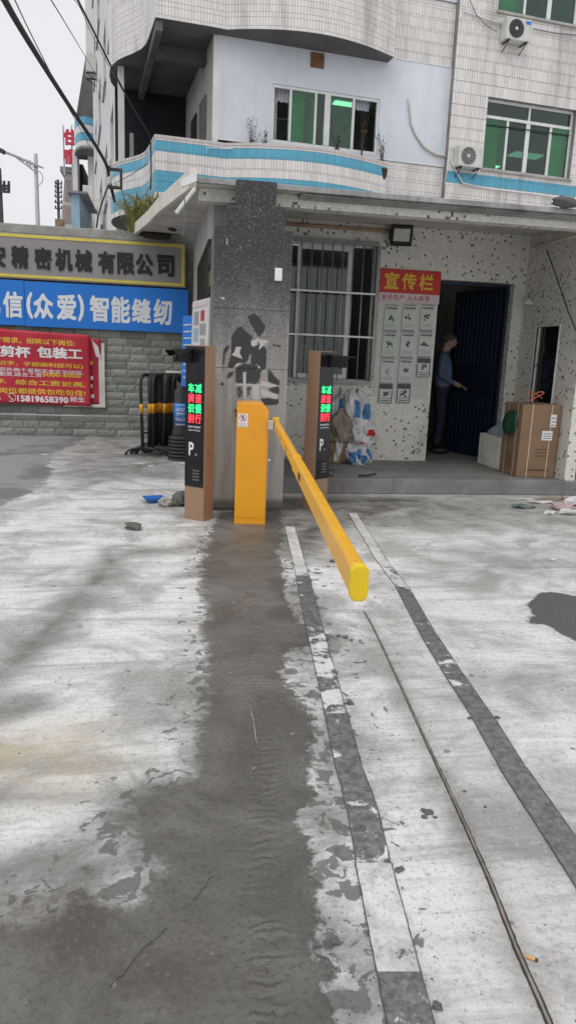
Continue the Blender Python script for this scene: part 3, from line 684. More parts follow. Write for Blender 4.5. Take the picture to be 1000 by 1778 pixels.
# ------------------------------------------------------------------ guardhouse with canopy and granite pillar
def wallgrid(x0, x1, z0, z1, ops, t, M=None):
    """wall with rectangular openings; front face at local y=0, back at y=t, local x along the wall"""
    M = M or Matrix(); xs = sorted({x0, x1, *[o[0] for o in ops], *[o[1] for o in ops]}); zs = sorted({z0, z1, *[o[2] for o in ops], *[o[3] for o in ops]})
    def solid(i, j):
        if i < 0 or j < 0 or i >= len(xs)-1 or j >= len(zs)-1: return False
        cx = (xs[i]+xs[i+1])/2; cz = (zs[j]+zs[j+1])/2
        return not any(o[0] < cx < o[1] and o[2] < cz < o[3] for o in ops)
    mb = MB()
    def quad(ps):
        uv = [(p[0] if abs(ps[0][0]-ps[2][0]) > 1e-6 else p[1], p[2] if abs(ps[0][2]-ps[2][2]) > 1e-6 else p[1]) for p in ps]
        mb.add([M @ Vector(p) for p in ps], [(0, 1, 2, 3)], [uv])
    for i in range(len(xs)-1):
        for j in range(len(zs)-1):
            if not solid(i, j): continue
            a, b, c, d = xs[i], xs[i+1], zs[j], zs[j+1]
            quad([(a, 0, c), (b, 0, c), (b, 0, d), (a, 0, d)]); quad([(b, t, c), (a, t, c), (a, t, d), (b, t, d)])
            if not solid(i-1, j): quad([(a, t, c), (a, 0, c), (a, 0, d), (a, t, d)])
            if not solid(i+1, j): quad([(b, 0, c), (b, t, c), (b, t, d), (b, 0, d)])
            if not solid(i, j-1): quad([(a, t, c), (b, t, c), (b, 0, c), (a, 0, c)])
            if not solid(i, j+1): quad([(a, 0, d), (b, 0, d), (b, t, d), (a, t, d)])
    return mb
GY = 9.02; FZ = .17; CZ = 3.06
m = MB().prism([(1.0, 7.55), (2.1, 7.537), (3.3, 7.552), (6.8, 7.53), (6.8, 12.3), (1.0, 12.3)], 'z', .001, FZ)
struct(m.obj('pavement', 'step_concrete', None, bevel=.012))
house = thing('guardhouse', 'small guardhouse faced in cream mosaic with dark chips under a flat canopy', 'building', (2.6, GY, 0))
WIN = (1.16, 2.585, 1.16, 2.825); DOOR = (3.40, 4.41, FZ, 2.47)
wallgrid(.60, 4.56, FZ, CZ, [WIN, DOOR], .24, T3(0, GY, 0)).obj('front_wall', 'mosaic', house, fix=False)
# left side wall (faces -X): local x runs along -Y
SW = (12.3-9.95, 12.3-7.55, 1.52, 2.55)
wallgrid(0, 12.3-7.34, .0, CZ, [SW], .13, Matrix.Translation((.46, 12.3, 0)) @ Matrix.Rotation(-PI/2, 4, 'Z')).obj('side_wall', 'plaster', house, fix=False)
# right wing wall with a slit window
a = onX(932, 568, 4.56); b = onX(972, 568, 4.56); c = onX(930, 702, 4.56)
SL = (9.02-a.y, 9.02-b.y, c.z, a.z)
RW = Matrix.Translation((4.56, 9.02, 0)) @ Matrix.Rotation(-PI/2, 4, 'Z')
wallgrid(0, 1.44, FZ, CZ, [SL], .13, RW).obj('wing_wall', 'mosaic', house, fix=False)
MB().box(4.56, 5.9, 12.15, 12.3, 0, CZ).obj('rear_wall', 'plaster', house)
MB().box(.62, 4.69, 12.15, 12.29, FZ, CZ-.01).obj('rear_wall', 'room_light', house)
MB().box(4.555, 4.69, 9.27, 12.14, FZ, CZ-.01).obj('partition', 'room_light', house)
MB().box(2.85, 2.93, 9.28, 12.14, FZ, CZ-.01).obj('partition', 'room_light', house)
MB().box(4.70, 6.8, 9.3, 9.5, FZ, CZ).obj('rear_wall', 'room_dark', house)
# canopy
for o_ in house.children:
    if o_.name.startswith(('side_wall', 'wing_wall')):
        for v_ in o_.data.vertices:
            if v_.co.z > CZ-.01: v_.co.z = float(np.interp(v_.co.y+GY, [6.78, 9.02, 10.4, 12.3], [2.88, CZ, 3.15, 3.28]))+.001
def czz(y): return float(np.interp(y, [6.78, 9.02, 10.4, 12.3], [2.88, CZ, 3.15, 3.28]))
rows = [(6.78, .27), (9.02, -.02), (10.4, -.17), (12.3, -.42)]
m = MB(); vs = []
for y, xl in rows:
    for x in (xl, 6.9):
        for dz in (0, .05): vs.append((x, y, czz(y)+dz+.002))
fs = []
for i in range(3):
    q = i*4; n_ = q+4
    fs += [(q, q+2, n_+2, n_), (q+1, n_+1, n_+3, q+3), (q, n_, n_+1, q+1), (q+2, q+3, n_+3, n_+2)]
fs += [(0, 1, 3, 2), (12, 14, 15, 13)]
can = m.add(vs, fs).obj('canopy', 'ceiling_paint', house)
MB().prism([(.24, 2.888), (2.0, 2.876), (6.9, 2.868), (6.9, 2.915), (2.0, 2.924), (.24, 2.936)], 'y', 6.735, 6.777).obj('front_fascia', 'canopy_edge', can, bevel=.006)
MB().add([(1.2, 6.78, 2.868), (6.9, 6.78, 2.86), (6.9, 6.93, 2.84), (1.2, 6.93, 2.85), (1.2, 6.78, 2.875), (6.9, 6.78, 2.867), (6.9, 6.93, 2.847), (1.2, 6.93, 2.857)], [(0, 1, 2, 3), (7, 6, 5, 4), (0, 4, 5, 1), (2, 6, 7, 3), (0, 3, 7, 4), (1, 5, 6, 2)]).obj('gutter_sheet', 'canopy_edge', can)
m = MB(); vs = []
for y, xl in rows:
    for dx in (0, -.06):
        for dz in (-.045, .115): vs.append((xl+dx-.001, y-.045 if y < 6.8 else y, czz(y)+dz))
fs = []
for i in range(3):
    q = i*4; n_ = q+4
    fs += [(q, q+2, n_+2, n_), (q+1, n_+1, n_+3, q+3), (q, n_, n_+1, q+1), (q+2, q+3, n_+3, n_+2)]
fs += [(0, 1, 3, 2), (12, 14, 15, 13)]
m.add(vs, fs).obj('side_fascia', 'fascia', can, bevel=.006)
MB().box(.30, 4.558, 6.95, 7.10, 2.785, 2.893).obj('beam', 'mosaic', house)
# broken white gutter pieces at the canopy corner
p = [onY(315, 325, 6.68), onY(342, 314, 6.66)]; d = p[1]-p[0]
m = MB(); m.add([p[0], p[1], p[1]+Vector((0, 0, .075)), p[0]+Vector((0, 0, .065)), p[0]+Vector((0, .05, 0)), p[1]+Vector((0, .05, 0)), p[1]+Vector((0, .05, .075)), p[0]+Vector((0, .05, .065))], [(0, 1, 2, 3), (7, 6, 5, 4), (0, 4, 5, 1), (3, 2, 6, 7), (0, 3, 7, 4), (1, 5, 6, 2)]).obj('gutter_end', 'plaster_white', can)
MB().tube([onY(306, 370, 6.72), onY(339, 327, 6.68)], .018, 6).obj('gutter_strip', 'plaster_white', can)
MB().tube([onY(321, 345, 6.6), onY(320, 372, 6.6), onY(321, 388, 6.6), onY(318, 410, 6.62)], .005, 5).obj('hanging_wire', 'cable_grey', can)
# brown pipe under the ceiling
MB().tube([(.62, GY-.05, 2.985), (2.72, GY-.05, 2.985)], .022, 8).obj('ceiling_pipe', 'wood_strip', house, smooth=True)
# front window
win = MB(); x0, x1, z0, z1 = WIN; yg = GY-.045
for a, b, c, d in ((x0, x1, z1-.022, z1+.02), (x0, x1, z0-.02, z0+.02), (x0, x0+.03, z0+.0205, z1-.0225), (x1-.022, x1+.016, z0+.0205, z1-.0225)): win.box(a, b, yg-.01, yg+.03, c, d)
wo = win.obj('window', 'steel_frame', house)
for k in range(11):
    x = x1-.128*(k+1)+.06
    if x > x0+.04: MB().tube([(x, yg, z0+.02), (x, yg, z1-.02)], .0075, 6).obj('bar', 'steel_bar', wo, smooth=True)
for py0 in (507, 583):
    z = onY(575, py0, yg).z; MB().box(x0+.03, x1-.023, yg-.016, yg-.008, z-.011, z+.011).obj('rail', 'steel_bar', wo)
ya = GY+.10
def frame_rect(a, b, c, d, t, y0, y1):
    return MB().box(a, b, y0, y1, d-t, d).box(a, b, y0, y1, c, c+t).box(a, a+t, y0, y1, c+t+.0005, d-t-.0005).box(b-t, b, y0, y1, c+t+.0005, d-t-.0005)
frame_rect(x0+.002, x1-.002, z0+.002, z1-.002, .03, ya, ya+.05).obj('frame', 'aluminium', wo)
xa = onY(521, 500, ya).x; xb = onY(604, 500, ya).x; xm = onY(560, 500, ya).x
frame_rect(xa-.05, xb+.03, z0+.033, z1-.033, .055, ya-.03, ya-.002).obj('sash', 'aluminium', wo)
MB().box(xa, xb-.02, ya-.02, ya-.016, z0+.09, z1-.09).obj('pane', 'glass_clear', wo)
MB().box(x0+.03, xa-.05, ya+.01, ya+.014, z0+.035, z1-.035).obj('pane', 'glass_clear', wo)
def curtain(x0, x1, y, z0, z1, waves, amp=.025):
    return MB().sheet(lambda u, v: (x0+(x1-x0)*u, y+amp*math.sin(u*waves*2*PI+math.sin(v*3)*.6)+amp*.4*math.sin(u*waves*5), z0+(z1-z0)*v), waves*10, 6)
curtain(x0+.05, xb-.05, GY+.34, z0+.0, z1-.02, 7).obj('curtain', 'curtain_dark', wo, smooth=True, fix=False)
MB().box(xm-.28, xm+.12, GY+.27, GY+.29, z0+.02, z0+.45).obj('inner_board', 'curtain_grey', wo)
# side window with grille
ws = MB(); 
for z in (1.53, 1.78, 2.04, 2.29, 2.54): ws.box(.435, .458, 7.56, 9.94, z-.012, z+.012)
so_ = ws.obj('window', 'bracket', house)
for k in range(15): y = 7.58+k*.168; MB().box(.42, .434, y-.008, y+.008, 1.52, 2.55).obj('bar', 'bracket', so_)
MB().box(.52, .526, 7.55, 9.95, 1.52, 2.55).obj('pane', 'glass_deep', so_)
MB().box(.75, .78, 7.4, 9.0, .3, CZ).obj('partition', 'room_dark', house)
# slit window frame and pane
fr_ = MB(); a, b, c, d = SL
for q in ((a-.012, b+.012, d, d+.015), (a-.012, b+.012, c-.015, c), (a-.012, a, c+.0005, d-.0005), (b, b+.012, c+.0005, d-.0005)): fr_.box(q[0], q[1], -.012, .02, q[2], q[3], RW)
f_ = fr_.obj('window', 'aluminium', house)
MB().box(a+.001, b-.001, .05, .055, c+.001, d-.001, RW).obj('pane', 'glass_deep', f_)
MB().box(5.2, 5.25, 7.6, 9.2, FZ, CZ).obj('partition', 'room_dark', house); curtain(0, .25, 0, 1.1, 1.95, 3).obj('curtain', 'curtain_grey', f_, world=False, fix=False).matrix_local = ROOTM[house.name].inverted() @ Matrix.Translation((4.85, 8.55, 0)) @ Matrix.Rotation(-PI/2, 4, 'Z')
# door leaf, open inwards
DM = Matrix.Translation((4.40, 9.27, 0)) @ Matrix.Rotation(math.atan2(.9, -.26), 4, 'Z')
dr = MB().box(.01, .95, 0, .045, FZ+.012, 2.44, DM).obj('door', 'door_blue', house, bevel=.003)
for k in range(10):
    for (za, zb) in ((FZ+.10, 1.02), (1.42, 2.36)):
        MB().box(.07+k*.084, .07+k*.084+.05, .0455, .058, za, zb, DM).obj('rib', 'door_blue', dr, bevel=.006)
for z in (1.08, 1.19, 1.30): MB().box(.06, .90, .0455, .06, z, z+.055, DM).obj('rib', 'door_blue', dr, bevel=.006)
MB().lathe([(.03, 0), (.03, .012), (.012, .014), (.012, .05), (.028, .052), (.028, .075), (.02, .08)], 14, DM @ Matrix.Translation((.88, .046, 1.1)) @ Matrix.Rotation(-PI/2, 4, 'X')).obj('knob', 'chrome', dr, smooth=True)
fm = MB(); fm.box(3.401, 3.44, GY+.12, GY+.18, FZ, 2.469).box(4.372, 4.409, GY+.12, GY+.18, FZ, 2.469).box(3.4405, 4.3715, GY+.12, GY+.18, 2.43, 2.469); fm.obj('door_frame', 'door_blue', house)

# granite pillar: slabs with paint smears, torn poster marks and a tone paler towards the bottom as masks on the slab grid
PY = 6.65
def pp(pts): return [(onY(x, y, PY).x, onY(x, y, PY).z) for x, y in pts]
def zoompts(pts): return [(360+x*.18, 380+y*.18) for x, y in pts]
INK = [zoompts(z) for z in ([(390, 940), (450, 915), (500, 950), (560, 1040), (540, 1090), (500, 1140), (460, 1080), (420, 1010)],
    [(235, 1140), (290, 1050), (330, 1040), (370, 1090), (430, 1130), (420, 1180), (440, 1250), (400, 1330), (380, 1380), (300, 1390), (230, 1440), (200, 1420), (230, 1300)],
    [(160, 1260), (205, 1215), (210, 1250), (172, 1300), (158, 1400), (155, 1480), (148, 1400)],
    [(430, 1250), (520, 1200), (570, 1260), (565, 1440), (520, 1460), (480, 1400), (420, 1400)],
    [(590, 1450), (640, 1510), (690, 1560), (695, 1610), (640, 1600), (585, 1560)], [(590, 1640), (690, 1615), (690, 1690), (640, 1680)],
    [(260, 1440), (330, 1390), (500, 1400), (530, 1460), (500, 1600), (270, 1590)], [(268, 1605), (350, 1605), (350, 1720), (285, 1740)], [(365, 1610), (440, 1605), (410, 1730), (370, 1735)],
    [(520, 1730), (690, 1740), (680, 1790), (540, 1800)], [(610, 1205), (710, 1215), (710, 1245), (640, 1235)], [(185, 1550), (200, 1480), (260, 1470), (240, 1520)])]
INKW = [1, 1, 1, 1, 1, 1, .62, .5, .5, 1, .7, .8]
LIME = [zoompts(z) for z in ([(280, 1230), (330, 1240), (310, 1290), (345, 1355), (230, 1310), (255, 1295)], [(495, 1160), (610, 1180), (560, 1200), (490, 1275), (510, 1210)], [(420, 1180), (500, 1150), (470, 1220), (430, 1230)],
    [(260, 1440), (285, 1395), (335, 1395), (290, 1415)], [(485, 1400), (520, 1445), (490, 1440)], [(268, 1592), (520, 1602), (520, 1612), (268, 1605)], [(520, 1560), (690, 1610), (600, 1625), (520, 1610)],
    [(520, 1640), (680, 1700), (670, 1740), (520, 1700)], [(345, 1480), (370, 1480), (372, 1740), (352, 1740)], [(440, 1600), (500, 1600), (500, 1740), (430, 1740)], [(480, 868), (580, 864), (612, 912), (600, 908), (575, 876), (480, 874)], [(116, 758), (170, 757), (170, 776), (135, 774)], [(312, 262), (324, 262), (320, 300), (314, 300)], [(188, 185), (200, 185), (194, 250), (184, 250)])]
def pillar_mat():
    t = NT('granite'); co = t.coord('Object')
    n1 = t.noise(co, 3.5, 6, .6); n2 = t.noise(co, 40, 5, .7); n3 = t.noise(co, 190, 2, .5); vs_ = t.noise(t.coord('Object', (14, 14, 1.4)), 1, 5, .6)
    c = t.mix(t.ramp(n3, .45, .62), (.016, .0155, .018), (.05, .049, .052))
    c = t.mix(t.ramp(t.noise(co, 95, 3, .6), .60, .68, 0, .8), c, (.30, .30, .31))
    dm = t.attr('pale_tone'); dd = t.ramp(t.math('ADD', dm, t.math('ADD', t.math('MULTIPLY', t.math('SUBTRACT', n1, .5), .35), t.math('MULTIPLY', t.math('SUBTRACT', n2, .5), .55))), .15, .95)
    pale_tone = t.mix(t.ramp(vs_, .4, .65), (.30, .29, .275), (.40, .385, .365))
    c = t.mix(dd, c, pale_tone)
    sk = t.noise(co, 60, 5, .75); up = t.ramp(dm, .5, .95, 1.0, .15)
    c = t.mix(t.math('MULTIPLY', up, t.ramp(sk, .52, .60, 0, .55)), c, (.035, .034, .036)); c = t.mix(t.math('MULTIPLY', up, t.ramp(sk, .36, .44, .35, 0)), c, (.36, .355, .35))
    w = t.math('ADD', t.attr('ink'), t.math('MULTIPLY', t.math('SUBTRACT', n2, .5), .9)); c = t.mix(t.ramp(w, .28, .58, 0, .96), c, (.022, .022, .024))
    w2 = t.math('ADD', t.attr('lime'), t.math('MULTIPLY', t.math('SUBTRACT', n2, .5), .35)); c = t.mix(t.ramp(w2, .42, .58, 0, .9), c, (.50, .49, .47))
    c = t.mix(t.attr('foot'), c, (.11, .10, .09))
    t.out(c, t.ramp(n1, .3, .7, .28, .5), t.bump(n2, .1, .003))
pillar_mat()
pil = MB().box(.44, 1.10, PY+.021, PY+.66, 0, 2.525).box(.54, 1.04, PY+.05, PY+.6, 2.525, 2.715).box(.62, .955, PY+.08, PY+.125, 2.7155, 2.932).obj('pillar', 'stone_joint', house)
def slab(x0, x1, z0, z1, y, main=False):
    nx = max(2, int((x1-x0)/.012)); nz = max(2, int((z1-z0)/.012)); m = MB()
    m.sheet(lambda u, v: (x0+(x1-x0)*u, y, z0+(z1-z0)*v), nx, nz)
    X = np.array([p.x for p in m.v]); Z = np.array([p.z for p in m.v]); n = len(X)
    m.box(x0, x1, y+.0005, y+.0195, z0, z1)
    pale_tone = np.interp(Z, [0, .9, 1.25, 1.6, 1.95, 2.25, 2.6], [.97, .92, .80, .60, .40, .22, .02]); ink = np.zeros(n); lime = np.zeros(n)  # surface gets paler towards the bottom, darker towards the top
    if main:
        for P, w in zip(INK, INKW): ink = np.maximum(ink, w*np.clip(.5+sdist(X, Z, pp(P))/.035, 0, 1))
        for P in LIME: lime = np.maximum(lime, np.clip(.5+sdist(X, Z, pp(P))/.012, 0, 1))
        ink = ink*(1-lime)
        pale_tone = np.where((X > .96) & (Z < .62), pale_tone+.15, pale_tone)
    foot = np.clip((.13-Z)/.05, 0, 1)*.9
    o = m.obj('slab', 'granite', pil, fix=False)
    ext = lambda a, v: np.concatenate([a, np.full(8, v)])
    setattr_f(o.data, 'pale_tone', ext(pale_tone, float(pale_tone.mean()))); setattr_f(o.data, 'ink', ext(ink, 0)); setattr_f(o.data, 'lime', ext(lime, 0)); setattr_f(o.data, 'foot', ext(foot, 0))
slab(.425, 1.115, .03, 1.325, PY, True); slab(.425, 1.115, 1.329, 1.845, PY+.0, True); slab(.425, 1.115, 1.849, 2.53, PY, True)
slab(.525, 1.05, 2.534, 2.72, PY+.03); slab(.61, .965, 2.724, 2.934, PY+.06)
c = onY(483, 477, PY); m = MB().box(c.x-.033, c.x+.033, PY-.025, PY-.0015, c.z-.055, c.z+.055); o = m.obj('switch_box', 'print_white', pil, bevel=.006)
for px, py in ((446, 713), (447, 721), (386, 666)):
    c = onY(px-36 if px > 440 else px, py, PY); MB().lathe([(.013, 0), (.013, .012), (.008, .02)], 10, Matrix.Translation((c.x, PY-.001, c.z)) @ Matrix.Rotation(PI/2, 4, 'X')).obj('bolt', 'bracket', pil, smooth=True)

# flood lamp, bell
c = onY(699, 409, 8.80); th = thing('flood_lamp', 'square floodlight mounted on the mosaic wall above the notice board', 'lamp', (c.x, GY, c.z))
FM = Matrix.Translation((c.x, 8.84, c.z)) @ Matrix.Rotation(R(-12), 4, 'Z') @ Matrix.Rotation(R(22), 4, 'X')
MB().box(-.13, .13, -.0, .06, -.12, .12, FM).obj('housing', 'black_plastic', th, bevel=.01)
MB().box(-.095, .095, -.006, -.0005, -.06, .085, FM).obj('lamp_glass', 'flood_glass', th)
MB().tube([FM @ Vector((-.14, .03, 0)), FM @ Vector((-.14, .12, -.02)), (c.x-.10, GY-.01, c.z-.02), (c.x+.10, GY-.01, c.z-.02), FM @ Vector((.14, .12, -.02)), FM @ Vector((.14, .03, 0))], .008, 6).obj('bracket', 'bracket', th)
c = onX(922, 524, 4.54); th = MB().lathe([(.075, 0), (.065, .04), (.035, .075), (.012, .09)], 16, Matrix.Translation((4.50, c.y, c.z-.04)))
single('wall_lamp', th, 'ac_white', 'small cream cone lamp on the mosaic wing wall beside the door', 'lamp', (4.50, c.y, c.z-.04), smooth=True)
m = MB().tube([onX(921, 428, 4.53), onX(945, 424, 4.53), onX(1010, 407, 4.5)], .014, 6)
single('pipe', m, 'hose', 'stained pipe crossing the top of the mosaic wing wall', 'pipe', tuple(onX(921, 428, 4.53)), smooth=True)
m = MB().tube([onX(948, 434, 4.54), onX(965, 480, 4.54), onX(985, 540, 4.54), onX(1002, 580, 4.54)], .006, 5)
single('cable', m, 'cable_black', 'thin black cable drooping down the mosaic wing wall', 'cable', tuple(onX(948, 434, 4.54)))

# notice board: header sign and sheets of paper
NY = GY-.012
a, b = onY(661, 466, NY), onY(763, 508, NY)
th = thing('notice_header', 'red notice board header with yellow characters above a pale slogan strip', 'sign', ((a.x+b.x)/2, NY, b.z))
zt, zm, zb = a.z+.005, onY(712, 510, NY).z, onY(712, 526, NY).z
MB().box(a.x, b.x, NY-.006, NY+.008, zm, zt).obj('panel', 'header_red', th)
MB().box(a.x, b.x, NY-.005, NY+.008, zb, zm-.001).obj('slogan_strip', 'label_pinkish', th)
for i, ch in enumerate('宣传栏'): text_mb(ch, T3(a.x+.055+i*.225, NY-.0065, zm+.045), .185, zt-zm-.085, .022).obj('character', 'print_yellow', th)
text_mb('安全生产', T3(a.x+.03, NY-.0055, zb+.025), .30, zm-zb-.045, .012).obj('lettering', 'print_red', th)
text_mb('人人有责', T3(a.x+.36, NY-.0055, zb+.025), .30, zm-zb-.045, .012).obj('lettering', 'print_red', th)
MB().box(a.x-.0, b.x-.05, NY+.004, NY+.010, .99, zb-.001).obj('backing_sheet', 'paper_tan', th)
ROWS = [('top', 0, 531, 'std'), ('second', 1, 578, 'std'), ('third', 2, 624, 'std'), ('bottom', 3, 669, 'alt')]
COLW = ['left', 'middle', 'right']; n = 0
pic = random.Random(3)
for rn, ri, py, st in ROWS:
    for ci in range(3):
        if ri == 3 and ci == 2: continue
        px0 = (667 - ri*3.2) + ci*31.5; p = onY(px0, py-3, NY)
        w = .19; h = .335 if not (st == 'alt' or (ri == 2 and ci == 2)) else .25
        alt = st == 'alt' or (ri == 2 and ci == 2)
        lab = ('dark printed notice sheet, ' if alt else 'pale printed notice sheet, ')+'%s of the %s row on the guardhouse wall' % (COLW[ci], rn)
        t_ = thing('notice_sheet', lab, 'notice', (p.x+w/2, NY, p.z-h), group='sheets on the notice board')
        X = p.x; Z = p.z-h; y = NY-.002-random.random()*.001
        MB().box(X, X+w, y, y+.003, Z, Z+h).obj('paper', ['paper_green', 'paper', 'paper'][ci] if ri < 2 else 'paper', t_)
        gm = 'print_darkgrey' if alt else 'print_grey'; q = y-.0012
        def bar(a, b, c, d, mt=gm, nm='print'): MB().box(X+a*w, X+b*w, q, q+.001, Z+c*h, Z+d*h).obj(nm, mt, t_)
        if alt:
            bar(.02, .98, .74, .99); bar(.02, .09, .05, .70); bar(.91, .98, .05, .70); bar(.10, .90, .02, .06); bar(.10, .90, .26, .29); bar(.2, .8, .13, .18)
        else:
            bar(.06, .98, .945, 1.0); bar(.02, .95, .0, .085); bar(.02, .07, .10, .93); bar(.16, .90, .83, .90, 'print_darkgrey')
            text_mb('安全生产', T3(X+.2*w, q-.0005, Z+.84*h), .64*w, .05*h, .0).obj('lettering', 'paper', t_)
            for k in range(3): bar(.22, .85, .18+k*.05, .195+k*.05)
        mb = MB(); cx, cz = X+w*.5, Z+h*(.52 if not alt else .5)
        for k in range(9):
            a0 = pic.random()*6.28; rr = pic.random()*w*.24; sx = w*(.05+pic.random()*.09); sz = w*(.04+pic.random()*.09)
            x_, z_ = cx+rr*math.cos(a0), cz+rr*math.sin(a0)*.9
            pts = [(x_+sx*math.cos(j*PI/4)*(.6+.4*pic.random()), q+.0003-k*.0001, z_+sz*math.sin(j*PI/4)*(.6+.4*pic.random())) for j in range(8)]
            mb.add(pts, [tuple(range(8))])
        mb.obj('drawing', 'print_darkgrey' if pic.random() < .6 or alt else 'print_grey', t_)

# ------------------------------------------------------------------ parking kiosks
def kiosk(label, E, rz, side, fl=1):
    """E: ground point of the front corner next to the visible side; local x along the front, -y out of the front"""
    W_, D_, H_ = .205, .15, 1.51
    ex = W_/2 if side > 0 else -W_/2
    O_ = Vector((E[0], E[1], 0)) - Matrix.Rotation(rz, 3, 'Z') @ Vector((ex, 0, 0))
    t = thing('parking_kiosk', label, 'parking kiosk', O_, rz)
    w = W_/2
    MB().box(-w, w, .0, D_, -.01, H_).obj('housing', 'copper_paint', t, world=False, bevel=.006)
    p = MB().box(-w+.004, w-.004, -.006, -.0005, .30, H_-.008).obj('screen_panel', 'black_gloss', t, world=False, bevel=.002)
    cs = .062
    for r_, (pair, mt) in enumerate(zip(('车减', '牌速', '识慢', '别行'), ('led_green', 'led_red')*2)):
        for k, ch in enumerate(pair):
            text_mb(ch, T3(-.066+k*.074, -.0072, 1.115-r_*.086+(0.0)), .062, .076, .012).obj('led_character', mt, p, world=False)
    text_mb('智慧停车管理系统', T3(-.065, -.0068, .815), .13, .017, .01).obj('lettering', 'print_white', p, world=False)
    text_mb('Smart Parking', T3(-.06, -.0068, .785), .12, .018, .01).obj('lettering', 'print_white', p, world=False)
    text_mb('P', T3(-.055, -.0068, .575), .052, .115, .018).obj('logo', 'print_white', p, world=False)
    MB().box(.012, .030, -.0072, -.0065, .575, .581).box(.012, .030, -.0072, -.0065, .589, .595).box(.012, .016, -.0072, -.0065, .5811, .5889).box(.026, .030, -.0072, -.0065, .5811, .5889).obj('logo_mark', 'print_grey', p, world=False)
    MB().box(-.06, .07, -.0095, -.0061, .345, .475).obj('speaker_plate', 'black_plastic', p, world=False, bevel=.002)
    for i in range(3):
        for j in range(4): MB().lathe([(.006, 0), (.006, .001)], 8, Matrix.Translation((.0+i*.024, -.0096, .365+j*.027)) @ Matrix.Rotation(PI/2, 4, 'X')).obj('speaker_hole', 'print_grey', p, world=False)
    # camera with hood, turned off the front
    s = -1 if side > 0 else 1
    CM = Matrix.Translation((s*.075, -.05, H_-.10)) @ Matrix.Rotation(R(12)*s, 4, 'Z')
    cb = MB().box(-.04, .04, -.10, .045, -.045, .045, CM).obj('camera', 'black_plastic', t, world=False, bevel=.006)
    MB().add([CM @ Vector(v) for v in ((-.055, -.17, .048), (.055, -.17, .048), (.055, .05, .06), (-.055, .05, .06), (-.055, -.17, .058), (.055, -.17, .058), (.055, .05, .07), (-.055, .05, .07), (-.055, -.12, .0), (.055, -.12, .0))], [(0, 1, 2, 3), (7, 6, 5, 4), (0, 4, 5, 1), (2, 6, 7, 3), (0, 8, 3), (1, 2, 9), (0, 3, 7, 4), (1, 5, 6, 2)]).obj('hood', 'black_plastic', cb, world=False)
    MB().lathe([(.026, 0), (.026, .014), (.02, .016)], 16, CM @ Matrix.Translation((0, -.099, 0)) @ Matrix.Rotation(PI/2, 4, 'X')).obj('lens', 'black_gloss', cb, world=False, smooth=True)
    MB().lathe([(.008, 0), (.008, .004)], 10, Matrix.Translation((w+.0002, .06, .60)) @ Matrix.Rotation(PI/2, 4, 'Y')).obj('lock', 'bracket', t, world=False)
    return t
kiosk('copper parking kiosk left of the yellow barrier, camera on its left', (.341, 6.195), R(-38), 1)
kiosk('copper parking kiosk right of the pillar by the step, camera on its right', (1.425, 6.70), R(37), -1)

# ------------------------------------------------------------------ yellow barrier gate
bz = R(-7); BL = Vector((.742, 6.118, 0))
bar_ = thing('barrier_gate', 'yellow barrier gate with its long boom arm lowered across the yard', 'barrier', BL, bz)
w = .136; H_ = 1.052
hs_ = MB().prism([(-w, -.02), (w, -.02), (w, H_-.075), (w-.012, H_-.05), (w-.055, H_-.006), (w-.07, H_), (-w, H_)], 'y', 0, .31).obj('housing', 'yellow_paint', bar_, world=False, bevel=.008, seg=3)
MB().box(-w+.012, w-.012, -.0035, -.0002, .055, H_-.085).obj('door_panel', 'yellow_paint', bar_, world=False, bevel=.002)
for k in range(4): MB().box(-.012, .035, -.0075, -.0036, .822-k*.024, .829-k*.024).obj('vent_slot', 'yellow_paint', hs_, world=False, bevel=.002)
st = MB().box(-w+.012, -w+.094, -.0055, -.0037, .845, 0.958).obj('sticker', 'print_white', hs_, world=False)
ring = [(-w+.053+.027*math.cos(i*PI/14), -.0068, .924+.027*math.sin(i*PI/14)) for i in range(29)]
MB().tube(ring, .0028, 4).obj('warning_ring', 'print_red', st, world=False)
MB().tube([(-w+.034, -.0069, .943), (-w+.072, -.0069, .905)], .0025, 4).obj('warning_bar', 'print_red', st, world=False)
MB().add([(-w+.053+a, -.0060, .924+b) for a, b in ((-.004, .018), (.004, .018), (.005, .008), (.012, -.004), (.004, 0), (.010, -.019), (.002, -.012), (-.006, -.019), (-.004, 0), (-.011, -.002), (-.005, .008))], [tuple(range(11))]).obj('figure', 'print_black', st, world=False)
for k, mt in enumerate(('print_red', 'print_red', 'print_black')): text_mb('车辆专用道行人禁止通行', T3(-w+.02, -.0060, .872-k*.012), .066, .008, .0).obj('lettering', mt, st, world=False)
MB().lathe([(.012, 0), (.012, .02), (.006, .03)], 12, Matrix.Translation((w, .12, .55)) @ Matrix.Rotation(PI/2, 4, 'Y')).obj('key_lock', 'print_white', bar_, world=False, smooth=True)
# boom arm, in world coordinates
A0 = Vector((.948, 6.16, 0)); A1 = Vector((.538, 1.865, 0)); ad = (A1-A0).normalized(); al = (A1-A0).length; an = Vector((-ad.y, ad.x, 0))   # an points to +X side
if an.x < 0: an = -an
ARM = Matrix(((ad.x, an.x, 0, A0.x), (ad.y, an.y, 0, A0.y), (0, 0, 1, 0), (0, 0, 0, 1)))
zt = lambda s: .925-.042*s/al
def armsec(s0, s1, w, h, off=0.0):
    c = .22*w; prof = [(-w/2+c, 0), (w/2-c, 0), (w/2, c*1.3), (w/2, h-c*1.3), (w/2-c, h), (-w/2+c, h), (-w/2, h-c*1.3), (-w/2, c*1.3)]
    m = MB(); vs = [ARM @ Vector((s, a, zt(s)-h+b+off)) for s in (s0, s1) for a, b in prof]; n = 8
    return m.add(vs, [tuple(range(n-1, -1, -1)), tuple(range(n, 2*n))]+[(i, (i+1) % n, (i+1) % n+n, i+n) for i in range(n)])
sj = 2.2
